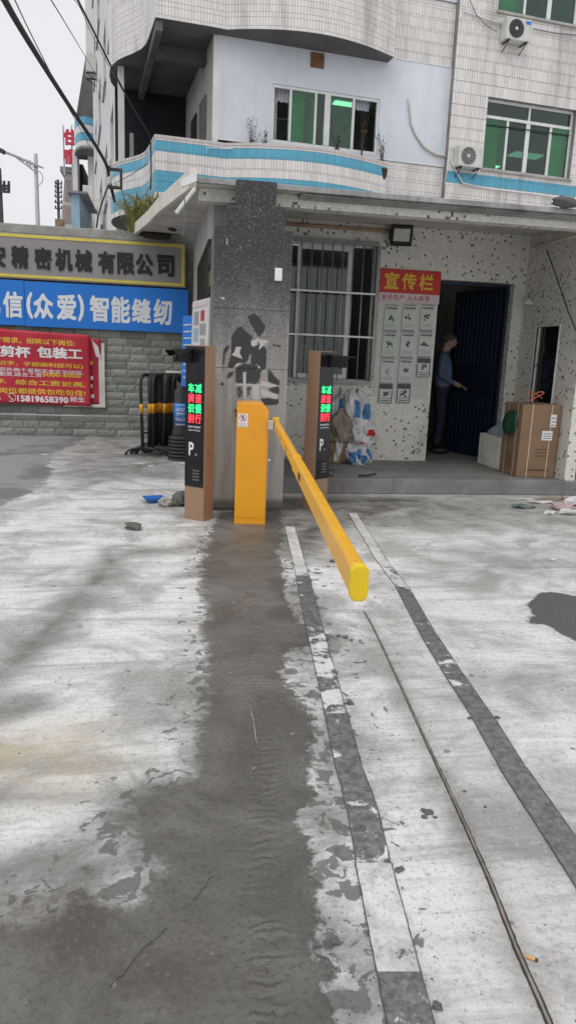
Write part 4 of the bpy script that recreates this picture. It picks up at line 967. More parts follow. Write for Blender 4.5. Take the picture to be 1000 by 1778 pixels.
boom = armsec(-.02, sj+.1, .040, .088).obj('boom_arm', 'yellow_arm', bar_, bevel=.003)
armsec(sj, al, .046, .098, .005).obj('arm_section', 'yellow_arm', boom, bevel=.003)
armsec(al-.02, al+.012, .052, .106, .009).obj('end_cap', 'yellow_cap', boom, bevel=.005)
armsec(sj-.012, sj+.03, .050, .102, .007).obj('joint_collar', 'yellow_arm', boom, bevel=.003)
for s, ww in ((.45, .04), (1.0, .05), (1.6, .05), (2.62, .07)):
    h = .044; y = -.0212 if s < sj else -.0242
    M = ARM @ Matrix.Translation((s, y, zt(s)-.046)); prof = [(-ww, 0), (-ww*.7, h*.42), (ww*.7, h*.42), (ww, 0), (ww*.7, -h*.42), (-ww*.7, -h*.42)]
    MB().add([M @ Vector((a, 0, b)) for a, b in prof]+[M @ Vector((a, .004, b)) for a, b in prof], [tuple(range(6))]+[(i, (i+1) % 6, (i+1) % 6+6, i+6) for i in range(6)]).obj('slot', 'print_black' if s > 2 else 'copper_paint', boom)
m = MB().box(.0, .14, -.075, -.0225, .835, .915, ARM); m.obj('arm_clamp', 'chrome', bar_, bevel=.006)
m = MB().box(.02, .05, -.095, .03, .86, .885, ARM).obj('clamp_bolt', 'chrome', bar_, bevel=.004)
MB().box(-.03, .012, -.03, .03, .825, .93, ARM).obj('arm_bracket', 'yellow_cap', bar_, bevel=.004)

# ------------------------------------------------------------------ factory building behind (own frame: u along the front, v inwards)
BM = Matrix(((BU.x, BV.x, 0, BO.x), (BU.y, BV.y, 0, BO.y), (0, 0, 1, 0), (0, 0, 0, 1)))
fac = thing('factory_building', 'white tiled factory building with curved blue striped balconies', 'building', M=BM)
def P_(mb, name, mat, parent=fac, **k): return mb.obj(name, mat, parent, world=False, **k)
CHT = .213; CB = 5.115
def courses(u0, u1, z0, z1, ops, v, mats, blue=()):
    k0 = int(math.floor((z0-CB)/CHT)); k = k0
    while CB+k*CHT < z1-.02:
        za, zb = max(z0, CB+k*CHT)+.0025, min(z1, CB+(k+1)*CHT)-.0025
        cuts = sorted({za, zb, *[o[i] for o in ops for i in (2, 3) if za < o[i] < zb]}); m = MB()
        for a, b in zip(cuts, cuts[1:]):
            c = (a+b)/2; iv = [(u0, u1)]
            for o in ops:
                if o[2] < c < o[3]: iv = [q for s, e in iv for q in ((s, min(e, o[0])), (max(s, o[1]), e)) if q[1]-q[0] > .01]
            for s, e in iv: P_(MB().box(s, e, v, v+.014, a, b), 'tile_course', 'tile_blue' if k in blue else mats)
        k += 1
v0 = .15
a = onv(843, 170, v0+.1); b = onv(983, 315, v0+.1); W1 = (a.x, b.x, b.z+.02, a.z)
a = onv(860, 10, v0+.1); W2 = (a.x, a.x+2.5, onv(930, 36, v0+.1).z, 10.0)
P_(wallgrid(5.87, 12.0, 2.6, 10.6, [W1, W2], .24, Matrix.Translation((0, v0+.0145, 0))), 'front_wall', 'tile_joint', fix=False)
courses(5.87, 12.0, 3.0, 10.6, [W1, W2], v0, 'tile_white', blue=(0,))
P_(wallgrid(4.40, 5.865, 2.6, 5.42, [], .2, Matrix.Translation((0, .3145, 0))), 'front_wall', 'tile_joint', fix=False)
courses(4.40, 5.865, 3.0, 5.415, [], .30, 'tile_white')
P_(wallgrid(1.1, 5.865, 7.315, 8.45, [], .2, Matrix.Translation((0, .3145, 0))), 'front_wall', 'tile_joint', fix=False)
courses(1.1, 5.865, 7.315, 8.45, [], .30, 'tile_white')
P_(MB().box(1.1, 5.86, .27, .33, 8.46, 10.6), 'cladding_panel', 'white_panel')
# white clad front with its window
a = onv(472, 146, .3); b = onv(660, 272, .3); PW = (2.14, 4.36, 5.50, 6.525)
P_(wallgrid(1.11, 5.86, 5.425, 7.305, [PW], .04, Matrix.Translation((0, .29, 0))), 'cladding_panel', 'white_panel', fix=False)
for q in ((1.10, 5.865, 7.29, 7.312), (1.10, 5.865, 5.42, 5.438), (1.10, 1.125, 5.4385, 7.2895), (5.845, 5.866, 5.4385, 7.2895)): P_(MB().box(q[0], q[1], .28, .2895, q[2], q[3]), 'trim', 'aluminium')
a = onv(540, 90, .28); b = onv(562, 120, .28)
vent = P_(MB().box(a.x, b.x, .265, .2895, b.z, a.z), 'vent_grille', 'brown_grille', bevel=.005)
for k in range(5): P_(MB().box(a.x+.02, b.x-.02, .255, .2645, b.z+.03+k*.045, b.z+.05+k*.045), 'slat', 'brown_grille', vent)
def window(op, y, mull, panes, label, thick=.05):
    """frame with upright mullions at fractions, panes: (f0, f1, material or None, z fractions)"""
    u0, u1, z0, z1 = op; w = u1-u0; h = z1-z0
    f = frame_rect(u0+.002, u1-.002, z0+.002, z1-.002, thick, y, y+.06); wo = P_(f, 'window', 'aluminium')
    for c, t, a, b in mull: P_(MB().box(u0+w*c-t/2, u0+w*c+t/2, y-.006, y+.052, z0+h*a+thick*(a == 0)+.003, z0+h*b-thick*(b == 1)-.003), 'mullion', 'aluminium', wo)
    for k, (a, b, c, d, mt) in enumerate(panes): P_(MB().box(u0+w*a, u0+w*b, y+.015+.011*(k % 3), y+.019+.011*(k % 3), z0+h*c, z0+h*d), 'pane', mt, wo)
    return wo
wp = window(PW, .31, [(.17, .045, 0, 1), (.40, .045, 0, 1), (.51, .12, 0, 1), (.755, .05, 0, 1)], [(.18, .39, .04, .95, 'glass_green'), (.41, .48, .04, .95, 'glass_deep'), (.55, .74, .04, .95, 'glass_green')], '')
def lcurt(u0, u1, v, z0, z1, n, mt, wo): P_(curtain(u0, u1, v, z0, z1, n), 'curtain', mt, wo, smooth=True, fix=False)
uW = lambda f: PW[0]+(PW[1]-PW[0])*f
lcurt(uW(.01), uW(.07), .48, 5.5, 6.5, 2, 'curtain_grey', wp); lcurt(uW(.05), uW(.18), .47, 6.28, 6.52, 3, 'curtain_grey', wp); lcurt(uW(.78), uW(.93), .47, 6.33, 6.52, 4, 'curtain_grey', wp)
lcurt(uW(.18), uW(.33), .55, 5.5, 6.5, 4, 'curtain_green', wp); lcurt(uW(.38), uW(.49), .55, 5.5, 6.5, 3, 'curtain_green', wp)
# right-hand windows
def rwin(op):
    wo = window(op, v0+.12, [(.5, .09, 0, .74), (.27, .05, 0, .74), (.76, .05, 0, .74), (.5, .04, .74, 1)], [(.02, .26, .03, .74, 'glass_green'), (.28, .49, .03, .74, 'glass_deep'), (.51, .75, .03, .74, 'glass_deep'), (.77, .98, .03, .74, 'glass_green'), (.02, .98, .76, .98, 'glass_deep')], '')
    w = op[1]-op[0]; h = op[3]-op[2]
    P_(MB().box(op[0]+.053, op[1]-.053, v0+.105, v0+.185, op[2]+h*.735, op[2]+h*.775), 'transom', 'aluminium', wo)
    P_(MB().box(op[0]-.03, op[1]+.03, v0-.05, v0+.10, op[2]-.045, op[2]-.002), 'sill', 'concrete_slab', wo)
    lcurt(op[0]+.05, op[0]+w*.24, v0+.35, op[2], op[3], 5, 'curtain_green', wo); lcurt(op[0]+w*.78, op[1]-.03, v0+.35, op[2], op[3], 5, 'curtain_green', wo)
    P_(MB().tube([(op[0]+.05, v0+.10, op[2]+h*.64), (op[1]-.05, v0+.10, op[2]+h*.655)], .01, 6), 'rod', 'cable_black', wo)
    return wo
rwin(W1); rwin(W2)
# rooms behind the windows, with ceiling lights that are on
def room(u0, u1, v0_, v1, z0, z1, mat='room_light'):
    m = MB(); m.box(u0, u1, v1, v1+.1, z0, z1); m.box(u0-.1, u0, v0_, v1, z0, z1); m.box(u1, u1+.1, v0_, v1, z0, z1); m.box(u0, u1, v0_, v1, z0-.1, z0-.001); m.box(u0, u1, v0_, v1, z1+.001, z1+.1)
    return P_(m, 'room', mat)
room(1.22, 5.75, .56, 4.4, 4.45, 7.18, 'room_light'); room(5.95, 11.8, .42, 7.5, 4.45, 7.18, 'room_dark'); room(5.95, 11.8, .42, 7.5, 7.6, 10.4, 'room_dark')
for (px, py, zc, sx, sy) in ((608, 183, 7.15, .8, .22), (912, 271, 7.15, .9, .45), (848, 291, 7.15, .5, .4)):
    d = ray(px, py); P = EYE+d*((zc-1.45)/d.z); u = (P-BO).dot(BU); v = (P-BO).dot(BV)
    P_(MB().box(u-sx/2, u+sx/2, v-sy/2, v+sy/2, zc, zc+.025), 'ceiling_light', 'tube_light')
# curved balconies
side = [(-.60, 3.9), (-.70, 3.6), (-.75, 3.2), (-.76, 2.85), (-.72, 2.55), (-.63, 2.25), (-.50, 2.0), (-.36, 1.78), (-.22, 1.5), (-.15, 1.2), (-.12, .7), (-.10, .02)]
front = [(-.09, -.0), (.4, 0), (.9, 0), (1.2, .015)] + [(1.2+3.28*i/24, .015-.46*math.sin(PI*i/24)**.9) for i in range(1, 24)] + [(4.48, .0), (4.48, .298)]
plan = side+front
def inset(pl, d):
    P = [Vector(p) for p in pl]; n = len(P); o = []
    for i in range(n):
        t = (P[min(i+1, n-1)]-P[max(i-1, 0)]).normalized(); o.append(tuple(P[i]+Vector((-t.y, t.x))*d))
    return o
def balcony(zb, zt, bands, name):
    core = P_(MB().band(inset(plan, .012), zb+.004, zt-.01, .10), 'balcony', 'tile_joint')
    for a, b, mt in bands: P_(MB().band(plan, a+.0025, b-.0025, .0115), 'tile_course', mt, core, fix=False)
    P_(MB().band(inset(plan, -.012), zt-.012, zt+.03, .14), 'cap', 'tile_pink', core)
    pl = inset(plan, .0125)
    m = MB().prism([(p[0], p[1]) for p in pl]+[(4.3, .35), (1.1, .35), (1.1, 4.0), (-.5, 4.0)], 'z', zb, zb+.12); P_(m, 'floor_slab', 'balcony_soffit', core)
bl = [(4.22, 4.33, 'tile_white'), (4.33, 4.515, 'tile_blue'), (4.515, 4.70, 'tile_blue'), (4.70, 4.865, 'tile_white'), (4.865, 5.03, 'tile_white'), (5.03, 5.21, 'tile_blue'), (5.21, 5.265, 'tile_pink')]
balcony(4.22, 5.27, bl, '')
balcony(7.20, 8.60, [(7.20+i*.2, 7.40+i*.2, 'tile_white') for i in range(7)], '')
# open corner behind the balcony
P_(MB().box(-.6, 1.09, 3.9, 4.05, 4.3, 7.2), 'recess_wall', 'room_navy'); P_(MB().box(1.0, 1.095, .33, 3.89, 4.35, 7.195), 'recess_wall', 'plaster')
P_(MB().box(1.0, 1.105, .29, .329, 4.35, 7.195), 'recess_wall', 'plaster_white')
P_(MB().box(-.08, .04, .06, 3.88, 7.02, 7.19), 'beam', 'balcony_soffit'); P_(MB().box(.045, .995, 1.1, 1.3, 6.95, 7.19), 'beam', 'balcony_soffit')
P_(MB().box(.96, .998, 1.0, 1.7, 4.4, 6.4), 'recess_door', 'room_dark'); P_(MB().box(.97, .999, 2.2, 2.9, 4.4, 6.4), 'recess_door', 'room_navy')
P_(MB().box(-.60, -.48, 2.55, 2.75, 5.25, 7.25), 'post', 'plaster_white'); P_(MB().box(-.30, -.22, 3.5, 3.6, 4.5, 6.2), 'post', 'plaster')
# long side wall with narrow-looking windows
SM = Matrix.Translation((-.60, 22, 0)) @ Matrix.Rotation(-PI/2, 4, 'Z'); ops = []
for (va, vb) in ((4.6, 6.2), (8.2, 10.0), (12.5, 15.0), (17.5, 19.5)):
    for zf in (2.75, 5.6, 8.75, 11.9, 15.0): ops.append((22-vb, 22-va, zf, zf+1.55))
P_(wallgrid(0, 18.05, 0, 19.5, ops, .2, SM), 'side_wall', 'plaster_white', fix=False)
P_(MB().box(-.40, 3, 21.8, 22, 0, 19.5), 'end_wall', 'plaster_white')
for o in ops:
    w_ = P_(MB().box(o[0]-.05, o[1]+.05, -.06, -.001, o[2]-.08, o[2]-.001, SM), 'window', 'concrete_slab')
    P_(MB().box(o[0]+.001, o[1]-.001, .12, .126, o[2]+.001, o[3]-.001, SM), 'pane', 'glass_deep', w_); P_(MB().box((o[0]+o[1])/2-.03, (o[0]+o[1])/2+.03, .10, .119, o[2]+.001, o[3]-.001, SM), 'mullion', 'aluminium', w_)
P_(MB().box(.9, 1.0, 4.06, 21.7, 0, 19), 'inner_wall', 'room_dark')
P_(MB().box(-.59, 5.8, 4.1, 4.2, 8.7, 19.5), 'front_wall', 'plaster_white')

# air conditioners, hose, pipes
def aircon(label, u0, z0, logo):
    M = BM @ Matrix.Translation((u0+.06, -.10, z0)) @ Matrix.Scale(.80, 4); t = thing('air_conditioner', label, 'air conditioner', M=M, group='air conditioners on the factory wall')
    w, h, d = .70, .50, .27
    c_ = MB().box(0, w, 0, d, 0, h).obj('casing', 'ac_white', t, world=False, bevel=.015)
    FM_ = Matrix.Translation((.27, -.003, .25)) @ Matrix.Rotation(PI/2, 4, 'X')
    MB().lathe([(.205, -.002), (.205, .004), (.19, .006), (.01, .001)], 28, FM_).obj('fan_opening', 'ac_dark', c_, world=False)
    for r_ in (.06, .11, .16, .205): MB().tube([FM_ @ Vector((r_*math.cos(i*PI/14), r_*math.sin(i*PI/14), .012)) for i in range(29)], .004, 4).obj('grille_ring', 'ac_white' if not logo else 'ac_dark', c_, world=False)
    for i in range(12): MB().tube([FM_ @ Vector((.03*math.cos(i*PI/6), .03*math.sin(i*PI/6), .010)), FM_ @ Vector((.205*math.cos(i*PI/6+.5), .205*math.sin(i*PI/6+.5), .010))], .003, 4).obj('grille_spoke', 'ac_white' if not logo else 'ac_dark', c_, world=False)
    MB().lathe([(.04, .01), (.04, .018), (.02, .02)], 16, FM_).obj('hub', 'ac_white', c_, world=False)
    if logo: MB().box(.53, .67, -.004, -.0005, .385, .46).obj('badge', 'sign_blue', c_, world=False)
    for x in (.08, .58):
        MB().box(x, x+.035, -.02, .35, -.03, -.002).obj('bracket', 'bracket', t, world=False)
        MB().tube([(x+.017, .0, -.03), (x+.017, .34, -.22)], .013, 6).obj('bracket_strut', 'bracket', t, world=False)
    return t
a = onv(790, 290, -.1); aircon('white air conditioner unit below the panel edge, left of the lower window', a.x, a.z+.04, False)
AC1 = a = onv(873, 67, -.1); aircon('white air conditioner with blue badge under the topmost window', a.x, a.z+.02, True)
P = BM.inverted() @ onY(150, 137, 31.0)
M = BM @ Matrix.Translation((-.98, P.y, P.z)) @ Matrix.Rotation(-PI/2, 4, 'Z') @ Matrix.Scale(1.25, 4)
for o_ in [o for o in COL.objects if o.name == 'air_conditioner']: copytree(o_, M, 'weathered air conditioner high on the left side wall of the building')
def wpts(pts, v): return [BM @ onv(x, y, v) for x, y in pts]
m = MB().tube(wpts([(709, 171), (711, 190), (713, 215), (722, 235), (735, 255), (755, 268), (785, 273), (792, 275)], .26), .022, 8)
single('hose', m, 'hose', 'beige hose looping from the white cladding to the air conditioner', 'hose', tuple(BM @ onv(709, 171, .26)), smooth=True)
m = MB().tube(wpts([(783, 278), (792, 300), (803, 318), (850, 328), (920, 336), (975, 344), (1015, 350)], .11), .016, 8)
single('drain_pipe', m, 'plaster_white', 'white drain pipe along the blue tile band below the lower window', 'pipe', tuple(BM @ onv(783, 278, .11)), smooth=True)
m = MB().tube(wpts([(777, 277), (775, 300), (771, 322)], .12), .009, 6); single('drain_pipe', m, 'plaster_white', 'short thin white upright pipe at the cladding corner', 'pipe', tuple(BM @ onv(777, 277, .12)), smooth=True)
m = MB().tube(wpts([(805, 20), (840, 32), (872, 42)], .12), .014, 6); single('pipe', m, 'plaster_white', 'white pipe run into the air conditioner with the blue badge', 'pipe', tuple(BM @ onv(805, 20, .12)), smooth=True)
m = MB().tube(wpts([(813, -5), (826, 25), (845, 45), (862, 55)], .10), .008, 6); single('cable', m, 'cable_grey', 'grey cable hanging beside the topmost air conditioner', 'cable', tuple(BM @ onv(813, -5, .10)))
m = MB().tube(wpts([(925, 50), (960, 57), (1010, 62)], .12), .010, 6); single('cable', m, 'cable_grey', 'grey cables running under the topmost window', 'cable', tuple(BM @ onv(925, 50, .12)))
m = MB().tube(wpts([(359, 262), (359, 256), (412, 259), (414, 262)], -.05), .010, 6); single('pipe', m, 'plaster_white', 'short white pipe lying on the blue balcony tiles', 'pipe', tuple(BM @ onv(359, 262, -.05)))
m = MB(); c = onv(980, 352, -.0)
def lump(m, c, r, sq=(1, 1, 1), n=10, seed=0, amp=.25, M=None):
    rr = random.Random(seed); ph = [rr.random()*6.28 for _ in range(9)]; vs = []; fs = []
    for j in range(n+1):
        th_ = PI*j/n
        for i in range(2*n):
            a_ = 2*PI*i/(2*n); d = Vector((math.sin(th_)*math.cos(a_), math.sin(th_)*math.sin(a_), math.cos(th_)))
            k = 1+amp*(.5*math.sin(3*d.x+ph[0]+2*d.z)+.5*math.sin(4*d.y+ph[1]+2*d.x)+.35*math.sin(7*d.z+ph[2]+5*d.x)+.3*math.sin(11*d.y+ph[3]+6*d.z)+.2*math.sin(17*d.x+ph[4]+9*d.y))
            p = Vector((d.x*r*sq[0]*k, d.y*r*sq[1]*k, d.z*r*sq[2]*k)); p = (M @ p) if M is not None else p
            vs.append(Vector(c)+p)
    for j in range(n):
        for i in range(2*n): fs.append((j*2*n+i, j*2*n+(i+1) % (2*n), (j+1)*2*n+(i+1) % (2*n), (j+1)*2*n+i))
    return m.add(vs, fs)
c = onY(982, 357, 6.7); lump(m, (c.x, 6.72, 2.965), .085, (1.6, .8, .55), 8, 3)
single('rag_heap', m, 'print_darkgrey', 'crumpled dark rag lying on the canopy edge at the far right', 'rag', (c.x, 6.72, 2.935), smooth=True)

# plants on the balcony and weeds on the wall top
def leafy(name, label, base, h, spread, nst, mat, seed, lsize=.05, pot=True, flower=False):
    rr = random.Random(seed); t = thing(name, label, 'plant', base, group='plants on the balcony'); B = Vector(base); st = MB(); lf = MB(); fl = MB()
    if pot: MB().lathe([(.09, 0), (.12, .18), (.125, .2), (.10, .2)], 14, Matrix.Translation(B)).obj('pot', 'soil', t)
    for k in range(nst):
        a = rr.random()*6.28; r_ = spread*rr.random(); hh = h*(.5+.5*rr.random()); z0 = B.z+(.18 if pot else 0)
        pts = [Vector((B.x+r_*math.cos(a)*q**1.3, B.y+r_*math.sin(a)*q**1.3*.6, z0+hh*q)) for q in (0, .35, .7, 1)]
        st.tube(pts, [.006, .005, .004, .003], 4)
        for j in range(9):
            q = .3+.7*rr.random(); p = pts[min(3, int(q*3))].lerp(pts[min(3, int(q*3)+1)], (q*3) % 1); d = Vector((rr.gauss(0, 1), rr.gauss(0, 1), rr.gauss(0, .5))).normalized(); s_ = lsize*(.6+.8*rr.random())
            e = d.cross(Vector((rr.random()-.5, rr.random()-.5, 1))).normalized()
            (fl if flower and rr.random() < .12 else lf).add([p, p+d*s_*.5+e*s_*.28, p+d*s_+Vector((0, 0, -s_*.2)), p+d*s_*.5-e*s_*.28], [(0, 1, 2, 3)])
    st.obj('stem', 'bark', t); o = lf.obj('foliage', mat, t, fix=False); o['kind'] = 'stuff'
    if fl.v: o = fl.obj('blossom', 'flower', t, fix=False); o['kind'] = 'stuff'
    return t
def bp(px, py, v): return BM @ onv(px, py, v)
for i, (px, py, v, h, sp, n, lab, mt, fl) in enumerate([(437, 236, .12, .42, .18, 9, 'sparse green plant left of the balcony window', 'leaf_dark', False), (460, 238, .12, .30, .16, 8, 'low green plant just left of the balcony window frame', 'leaf', False),
    (586, 252, -.15, .48, .22, 9, 'thin orange flowered plant in front of the balcony window', 'leaf_dark', True), (628, 250, .1, .75, .12, 7, 'tall thin plant at the right part of the balcony window', 'leaf_dark', True), (664, 270, .05, .45, .2, 7, 'straggly plant right of the balcony window', 'leaf_dark', False)]):
    b = bp(px, py, v); leafy('balcony_plant', lab, (b.x, b.y, 4.98), h+.3, sp, n, mt, 20+i, .045, True, fl)
def weeds(label, c, rx, ry, h, n, seed):
    rr = random.Random(seed); t = thing('weed_clump', label, 'weeds', c); m = MB(); C = Vector(c)
    for k in range(n):
        a = rr.random()*6.28; q = rr.random()**.6; b = C+Vector((rx*q*math.cos(a), ry*q*math.sin(a), 0)); d = Vector((rr.gauss(-.15, .5), rr.gauss(-.2, .4), 0)); hh = h*(.4+.75*rr.random()); w_ = .006+.005*rr.random()
        p1 = b+d*hh*.25+Vector((0, 0, hh*.6)); p2 = b+d*hh*.75+Vector((0, 0, hh*(.75+.25*rr.random()))); p3 = b+d*hh*1.15+Vector((0, 0, hh*(.55+.4*rr.random())))
        s_ = Vector((w_, w_*.4, 0))
        m.add([b-s_, b+s_, p1+s_, p1-s_, p2+s_*.7, p2-s_*.7, p3], [(0, 1, 2, 3), (3, 2, 4, 5), (5, 4, 6)])
    o = m.obj('blades', 'grass_dry', t, fix=False); o['kind'] = 'stuff'
    lump(MB(), C+Vector((0, 0, -.02)), .5, (rx*1.3, ry*1.3, .14), 8, seed).obj('soil', 'soil', t, smooth=True)
c = onY(262, 398, 12.2); weeds('dry green weeds sprouting on the wall top beside the canopy', (c.x+.06, 12.25, 3.27), .42, .14, .52, 520, 4)
c = onY(288, 372, 11.3); weeds('pale grass tuft growing on the canopy edge above the weeds', (c.x+.10, 11.4, 3.29), .16, .4, .32, 220, 5)

# ------------------------------------------------------------------ far street: buildings, lamp, poles, cables
def farbox(px0, px1, py0, py1, Y, depth): a = onY(px0, py0, Y); b = onY(px1, py1, Y); return (a.x, b.x, Y, Y+depth, b.z, a.z)
FY = 38.0
th = thing('apartment_building', 'distant white building with a round blue striped balcony at the street', 'building', (onY(145, 390, FY).x, FY, 0))
q = farbox(147, 172, -60, 420, FY+1.2, 10); MB().box(*q[:4], 0, q[5]).obj('wall', 'plaster_white', th)
q = farbox(126, 147, 150, 420, FY+2.4, 8); MB().box(*q[:4], 0, onY(140, 285, FY+2.4).z).obj('wall', 'room_navy', th)  # near-black box, its colour stands for shade in the loggia opening
c = onY(149, 268, FY); rad = .72
pl = [(c.x+.05+rad*math.cos(PI+PI*i/16), FY+2.0+2.2*math.sin(PI+PI*i/16)) for i in range(17)]
zb, zt = onY(140, 258, FY).z, onY(140, 203, FY).z; hB = zt-zb
for i, mt in enumerate(('tile_blue', 'tile_white_clean', 'tile_blue', 'tile_white_clean')[::-1]): MB().band(pl, zb+hB*i/4+.01, zb+hB*(i+1)/4-.01, .12).obj('tile_course', mt, th, fix=False)
MB().prism(pl, 'z', zb-.02, zb+.1).obj('balcony_floor', 'balcony_soffit', th)
z1, z0 = onY(145, 97, FY).z, onY(140, 150, FY).z
P4 = [onY(x, y, FY+.6) for x, y in ((150, 92), (160, 92), (160, 205), (131, 212))]
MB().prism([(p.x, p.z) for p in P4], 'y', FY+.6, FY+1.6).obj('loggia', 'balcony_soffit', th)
q = farbox(126, 136, 262, 340, FY+1.3, 1); MB().box(q[0], q[1], q[2], q[3], 0, q[5]).obj('wall', 'plaster_white', th)
q = farbox(144, 160, 321, 362, FY-.2, .3); MB().box(*q).obj('parapet', 'tile_white_clean', th)
q = farbox(142, 160, 363, 420, FY+.5, .3); MB().box(*q).obj('shopfront', 'room_dark', th)
q = farbox(124, 140, 336, 420, 24, 3); th = thing('metal_shed', 'pale blue metal shed seen over the wall', 'shed', ((q[0]+q[1])/2, 24, 0))
MB().box(q[0], q[1], 24, 27, 0, q[5]).obj('wall', 'shed_blue', th); MB().box(q[0]-.1, q[1]+.25, 23.85, 27.2, q[5]+.001, q[5]+.06).obj('roof', 'far_trim', th)
PYF = 60
q = farbox(104, 135, 300, 430, PYF, 12); th = thing('apartment_building', 'pinkish building with dark roof edge below the red rooftop sign', 'building', ((q[0]+q[1])/2, PYF, 0))
vs = [(q[0], PYF), (q[1], PYF), (q[1], PYF+12), (q[0], PYF+12)]
MB().prism([(q[0]-1.3, 0), (q[1], 0), (q[1], q[5]), (q[0]+.4, q[5])], 'y', PYF, PYF+12).obj('wall', 'far_plaster', th)
MB().prism([(q[0]+.1, q[5]+.01), (q[1]+.2, q[5]+.01), (q[1]+.2, q[5]+.35), (q[0]+.1, q[5]+.35)], 'y', PYF-.5, PYF+12).obj('roof', 'far_trim', th)
for (x0, x1, y0, y1) in ((112, 125, 312, 350), (110, 125, 356, 388)):
    r_ = farbox(x0, x1, y0, y1, PYF-.02, .1); w_ = MB().box(r_[0], r_[1], PYF-.05, PYF-.005, r_[4], r_[5]).obj('window', 'far_trim', th); MB().box(r_[0]+.2, r_[1]-.2, PYF-.08, PYF-.055, r_[4]+.2, r_[5]-.2).obj('pane', 'wood_strip', w_)
th = thing('rooftop_sign', 'red upright rooftop sign of two large characters against the sky', 'sign', (onY(122, 292, PYF+1).x, PYF+1, q[5]+.6))
for ch, y0, y1 in (('住', 226, 252), ('宿', 260, 285)):
    a = onY(111, y1, PYF-1); b = onY(136, y0, PYF-1); text_mb(ch, T3(a.x, PYF-1, a.z), b.x-a.x, b.z-a.z, .05, .15).obj('character', 'far_sign_red', th)
for px in (116, 130): a = onY(px, 230, PYF+1); MB().tube([(a.x, PYF-.8, q[5]-.3), (a.x, PYF-.8, a.z)], .06, 6).obj('post', 'pole_grey', th)
q = farbox(96, 112, 380, 420, 46, 1); th = MB().box(q[0], q[1], 46, 46.4, 0, q[5]).box(q[0]+.1, q[1]-.1, 45.96, 45.995, q[4]+.6, q[5]-.15)
single('street_board', th, 'wood_strip', 'small brown roadside board just above the wall top', 'sign', (q[0], 46, 0))
# street lamp
LY = 32; b = onY(66, 395, LY); tp = onY(62, 267, LY); th = thing('street_lamp', 'pale grey street lamp with a slanted arm over the wall', 'street lamp', (b.x, LY, 0))
MB().tube([(b.x+.0, LY, 0), (tp.x+.01, LY, tp.z)], [.13, .07], 10).obj('pole', 'pole_grey', th, smooth=True)
hd = onY(2, 262, LY); tail = onY(77, 293, LY); mid = onY(62, 287, LY)
MB().tube([(tail.x, LY-.1, tail.z), (mid.x, LY-.1, mid.z), (onY(28, 272, LY).x, LY-.1, onY(28, 272, LY).z), (hd.x, LY-.1, hd.z)], [.03, .05, .05, .05], 6).obj('arm', 'pole_grey', th)
MB().tube([(mid.x, LY-.1, mid.z-.25), (onY(40, 282, LY).x, LY-.1, onY(40, 282, LY).z), (onY(25, 271, LY).x, LY-.1, onY(25, 271, LY).z)], .03, 6).obj('arm_brace', 'pole_grey', th)
for px, py in ((46, 282), (52, 284), (57, 287)): a = onY(px, py, LY); MB().tube([(a.x+.09*math.cos(i*PI/6), LY-.1, a.z+.09*math.sin(i*PI/6)) for i in range(13)], .02, 4).obj('ring', 'pole_grey', th)
MB().tube([(onY(x, y, LY).x, LY-.1, onY(x, y, LY).z) for x, y in ((66, 297), (72, 300), (76, 308), (75, 317), (70, 322), (65, 323))], .02, 5).obj('scroll', 'pole_grey', th)
MB().box(-.45, .25, -.15, .15, -.07, .07, Matrix.Translation((hd.x-.05, LY-.1, hd.z+.02)) @ Matrix.Rotation(R(22), 4, 'Y')).obj('lamp_head', 'pole_dark', th, bevel=.03)
def upole(label, px, pyt, Y, arms, xo, rad=.16):
    b = onY(px, pyt, Y); t = thing('utility_pole', label, 'utility pole', (b.x, Y, 0)); MB().tube([(b.x, Y, 0), (b.x, Y, b.z)], [rad*1.3, rad], 10).obj('pole', 'pole_dark', t, smooth=True)
    for py in arms:
        a = onY(px+xo[0], py, Y); e = onY(px+xo[1], py, Y); MB().box(a.x, e.x, Y-.16, Y-.06, a.z-.05, a.z+.05).obj('crossarm', 'pole_dark', t)
        for k in range(3): x = a.x+(e.x-a.x)*(.1+.4*k); MB().lathe([(.05, 0), (.08, .05), (.05, .1), (.08, .15), (.03, .2)], 8, Matrix.Translation((x, Y-.11, a.z+.05))).obj('insulator', 'pole_dark', t)
upole('dark utility pole at the left edge beyond the wall', -3, 292, 40, (323, 328, 333), (2, 22))
upole('distant utility pole with many crossarms behind the pinkish building', 101, 312, 72, (319, 326, 334, 342, 352, 362), (-5, 8), .12)
# overhead cables
def cable(label, pts, r, mat='cable_black', name='overhead_cable'):
    P = [onY(x, y, Y) for x, y, Y in pts]; out = []
    for i in range(len(P)-1):
        p0, p1, p2, p3 = P[max(0, i-1)], P[i], P[i+1], P[min(len(P)-1, i+2)]
        for k in range(6):
            s = k/6; out.append(.5*((2*p1)+(p2-p0)*s+(2*p0-5*p1+4*p2-p3)*s*s+(3*p1-p0-3*p2+p3)*s**3))
    out.append(P[-1]); m = MB().tube(out, r, 7); return single(name, m, mat, label, 'cable', tuple(P[-1]), smooth=True)
cable('thick black bundled cable slanting down to the wall bracket', [(-10, -35, 6.5), (30, 38, 7.8), (75, 112, 9.6), (125, 190, 11.8), (165, 250, 14), (186, 288, 15.6), (190, 310, 15.7), (200, 352, 15.8)], .03)
cable('black cable running down across the open balcony corner', [(128, -15, 9), (160, 48, 10.5), (195, 118, 12), (230, 185, 13.3), (258, 232, 14.3), (262, 252, 14.45), (263, 300, 14.5), (262, 330, 14.5)], .013)
cable('thin grey cable high at the left beside the thick one', [(22, -10, 8), (50, 50, 9.5), (85, 120, 11.5), (110, 170, 14), (135, 215, 17), (160, 262, 20)], .007, 'cable_grey')
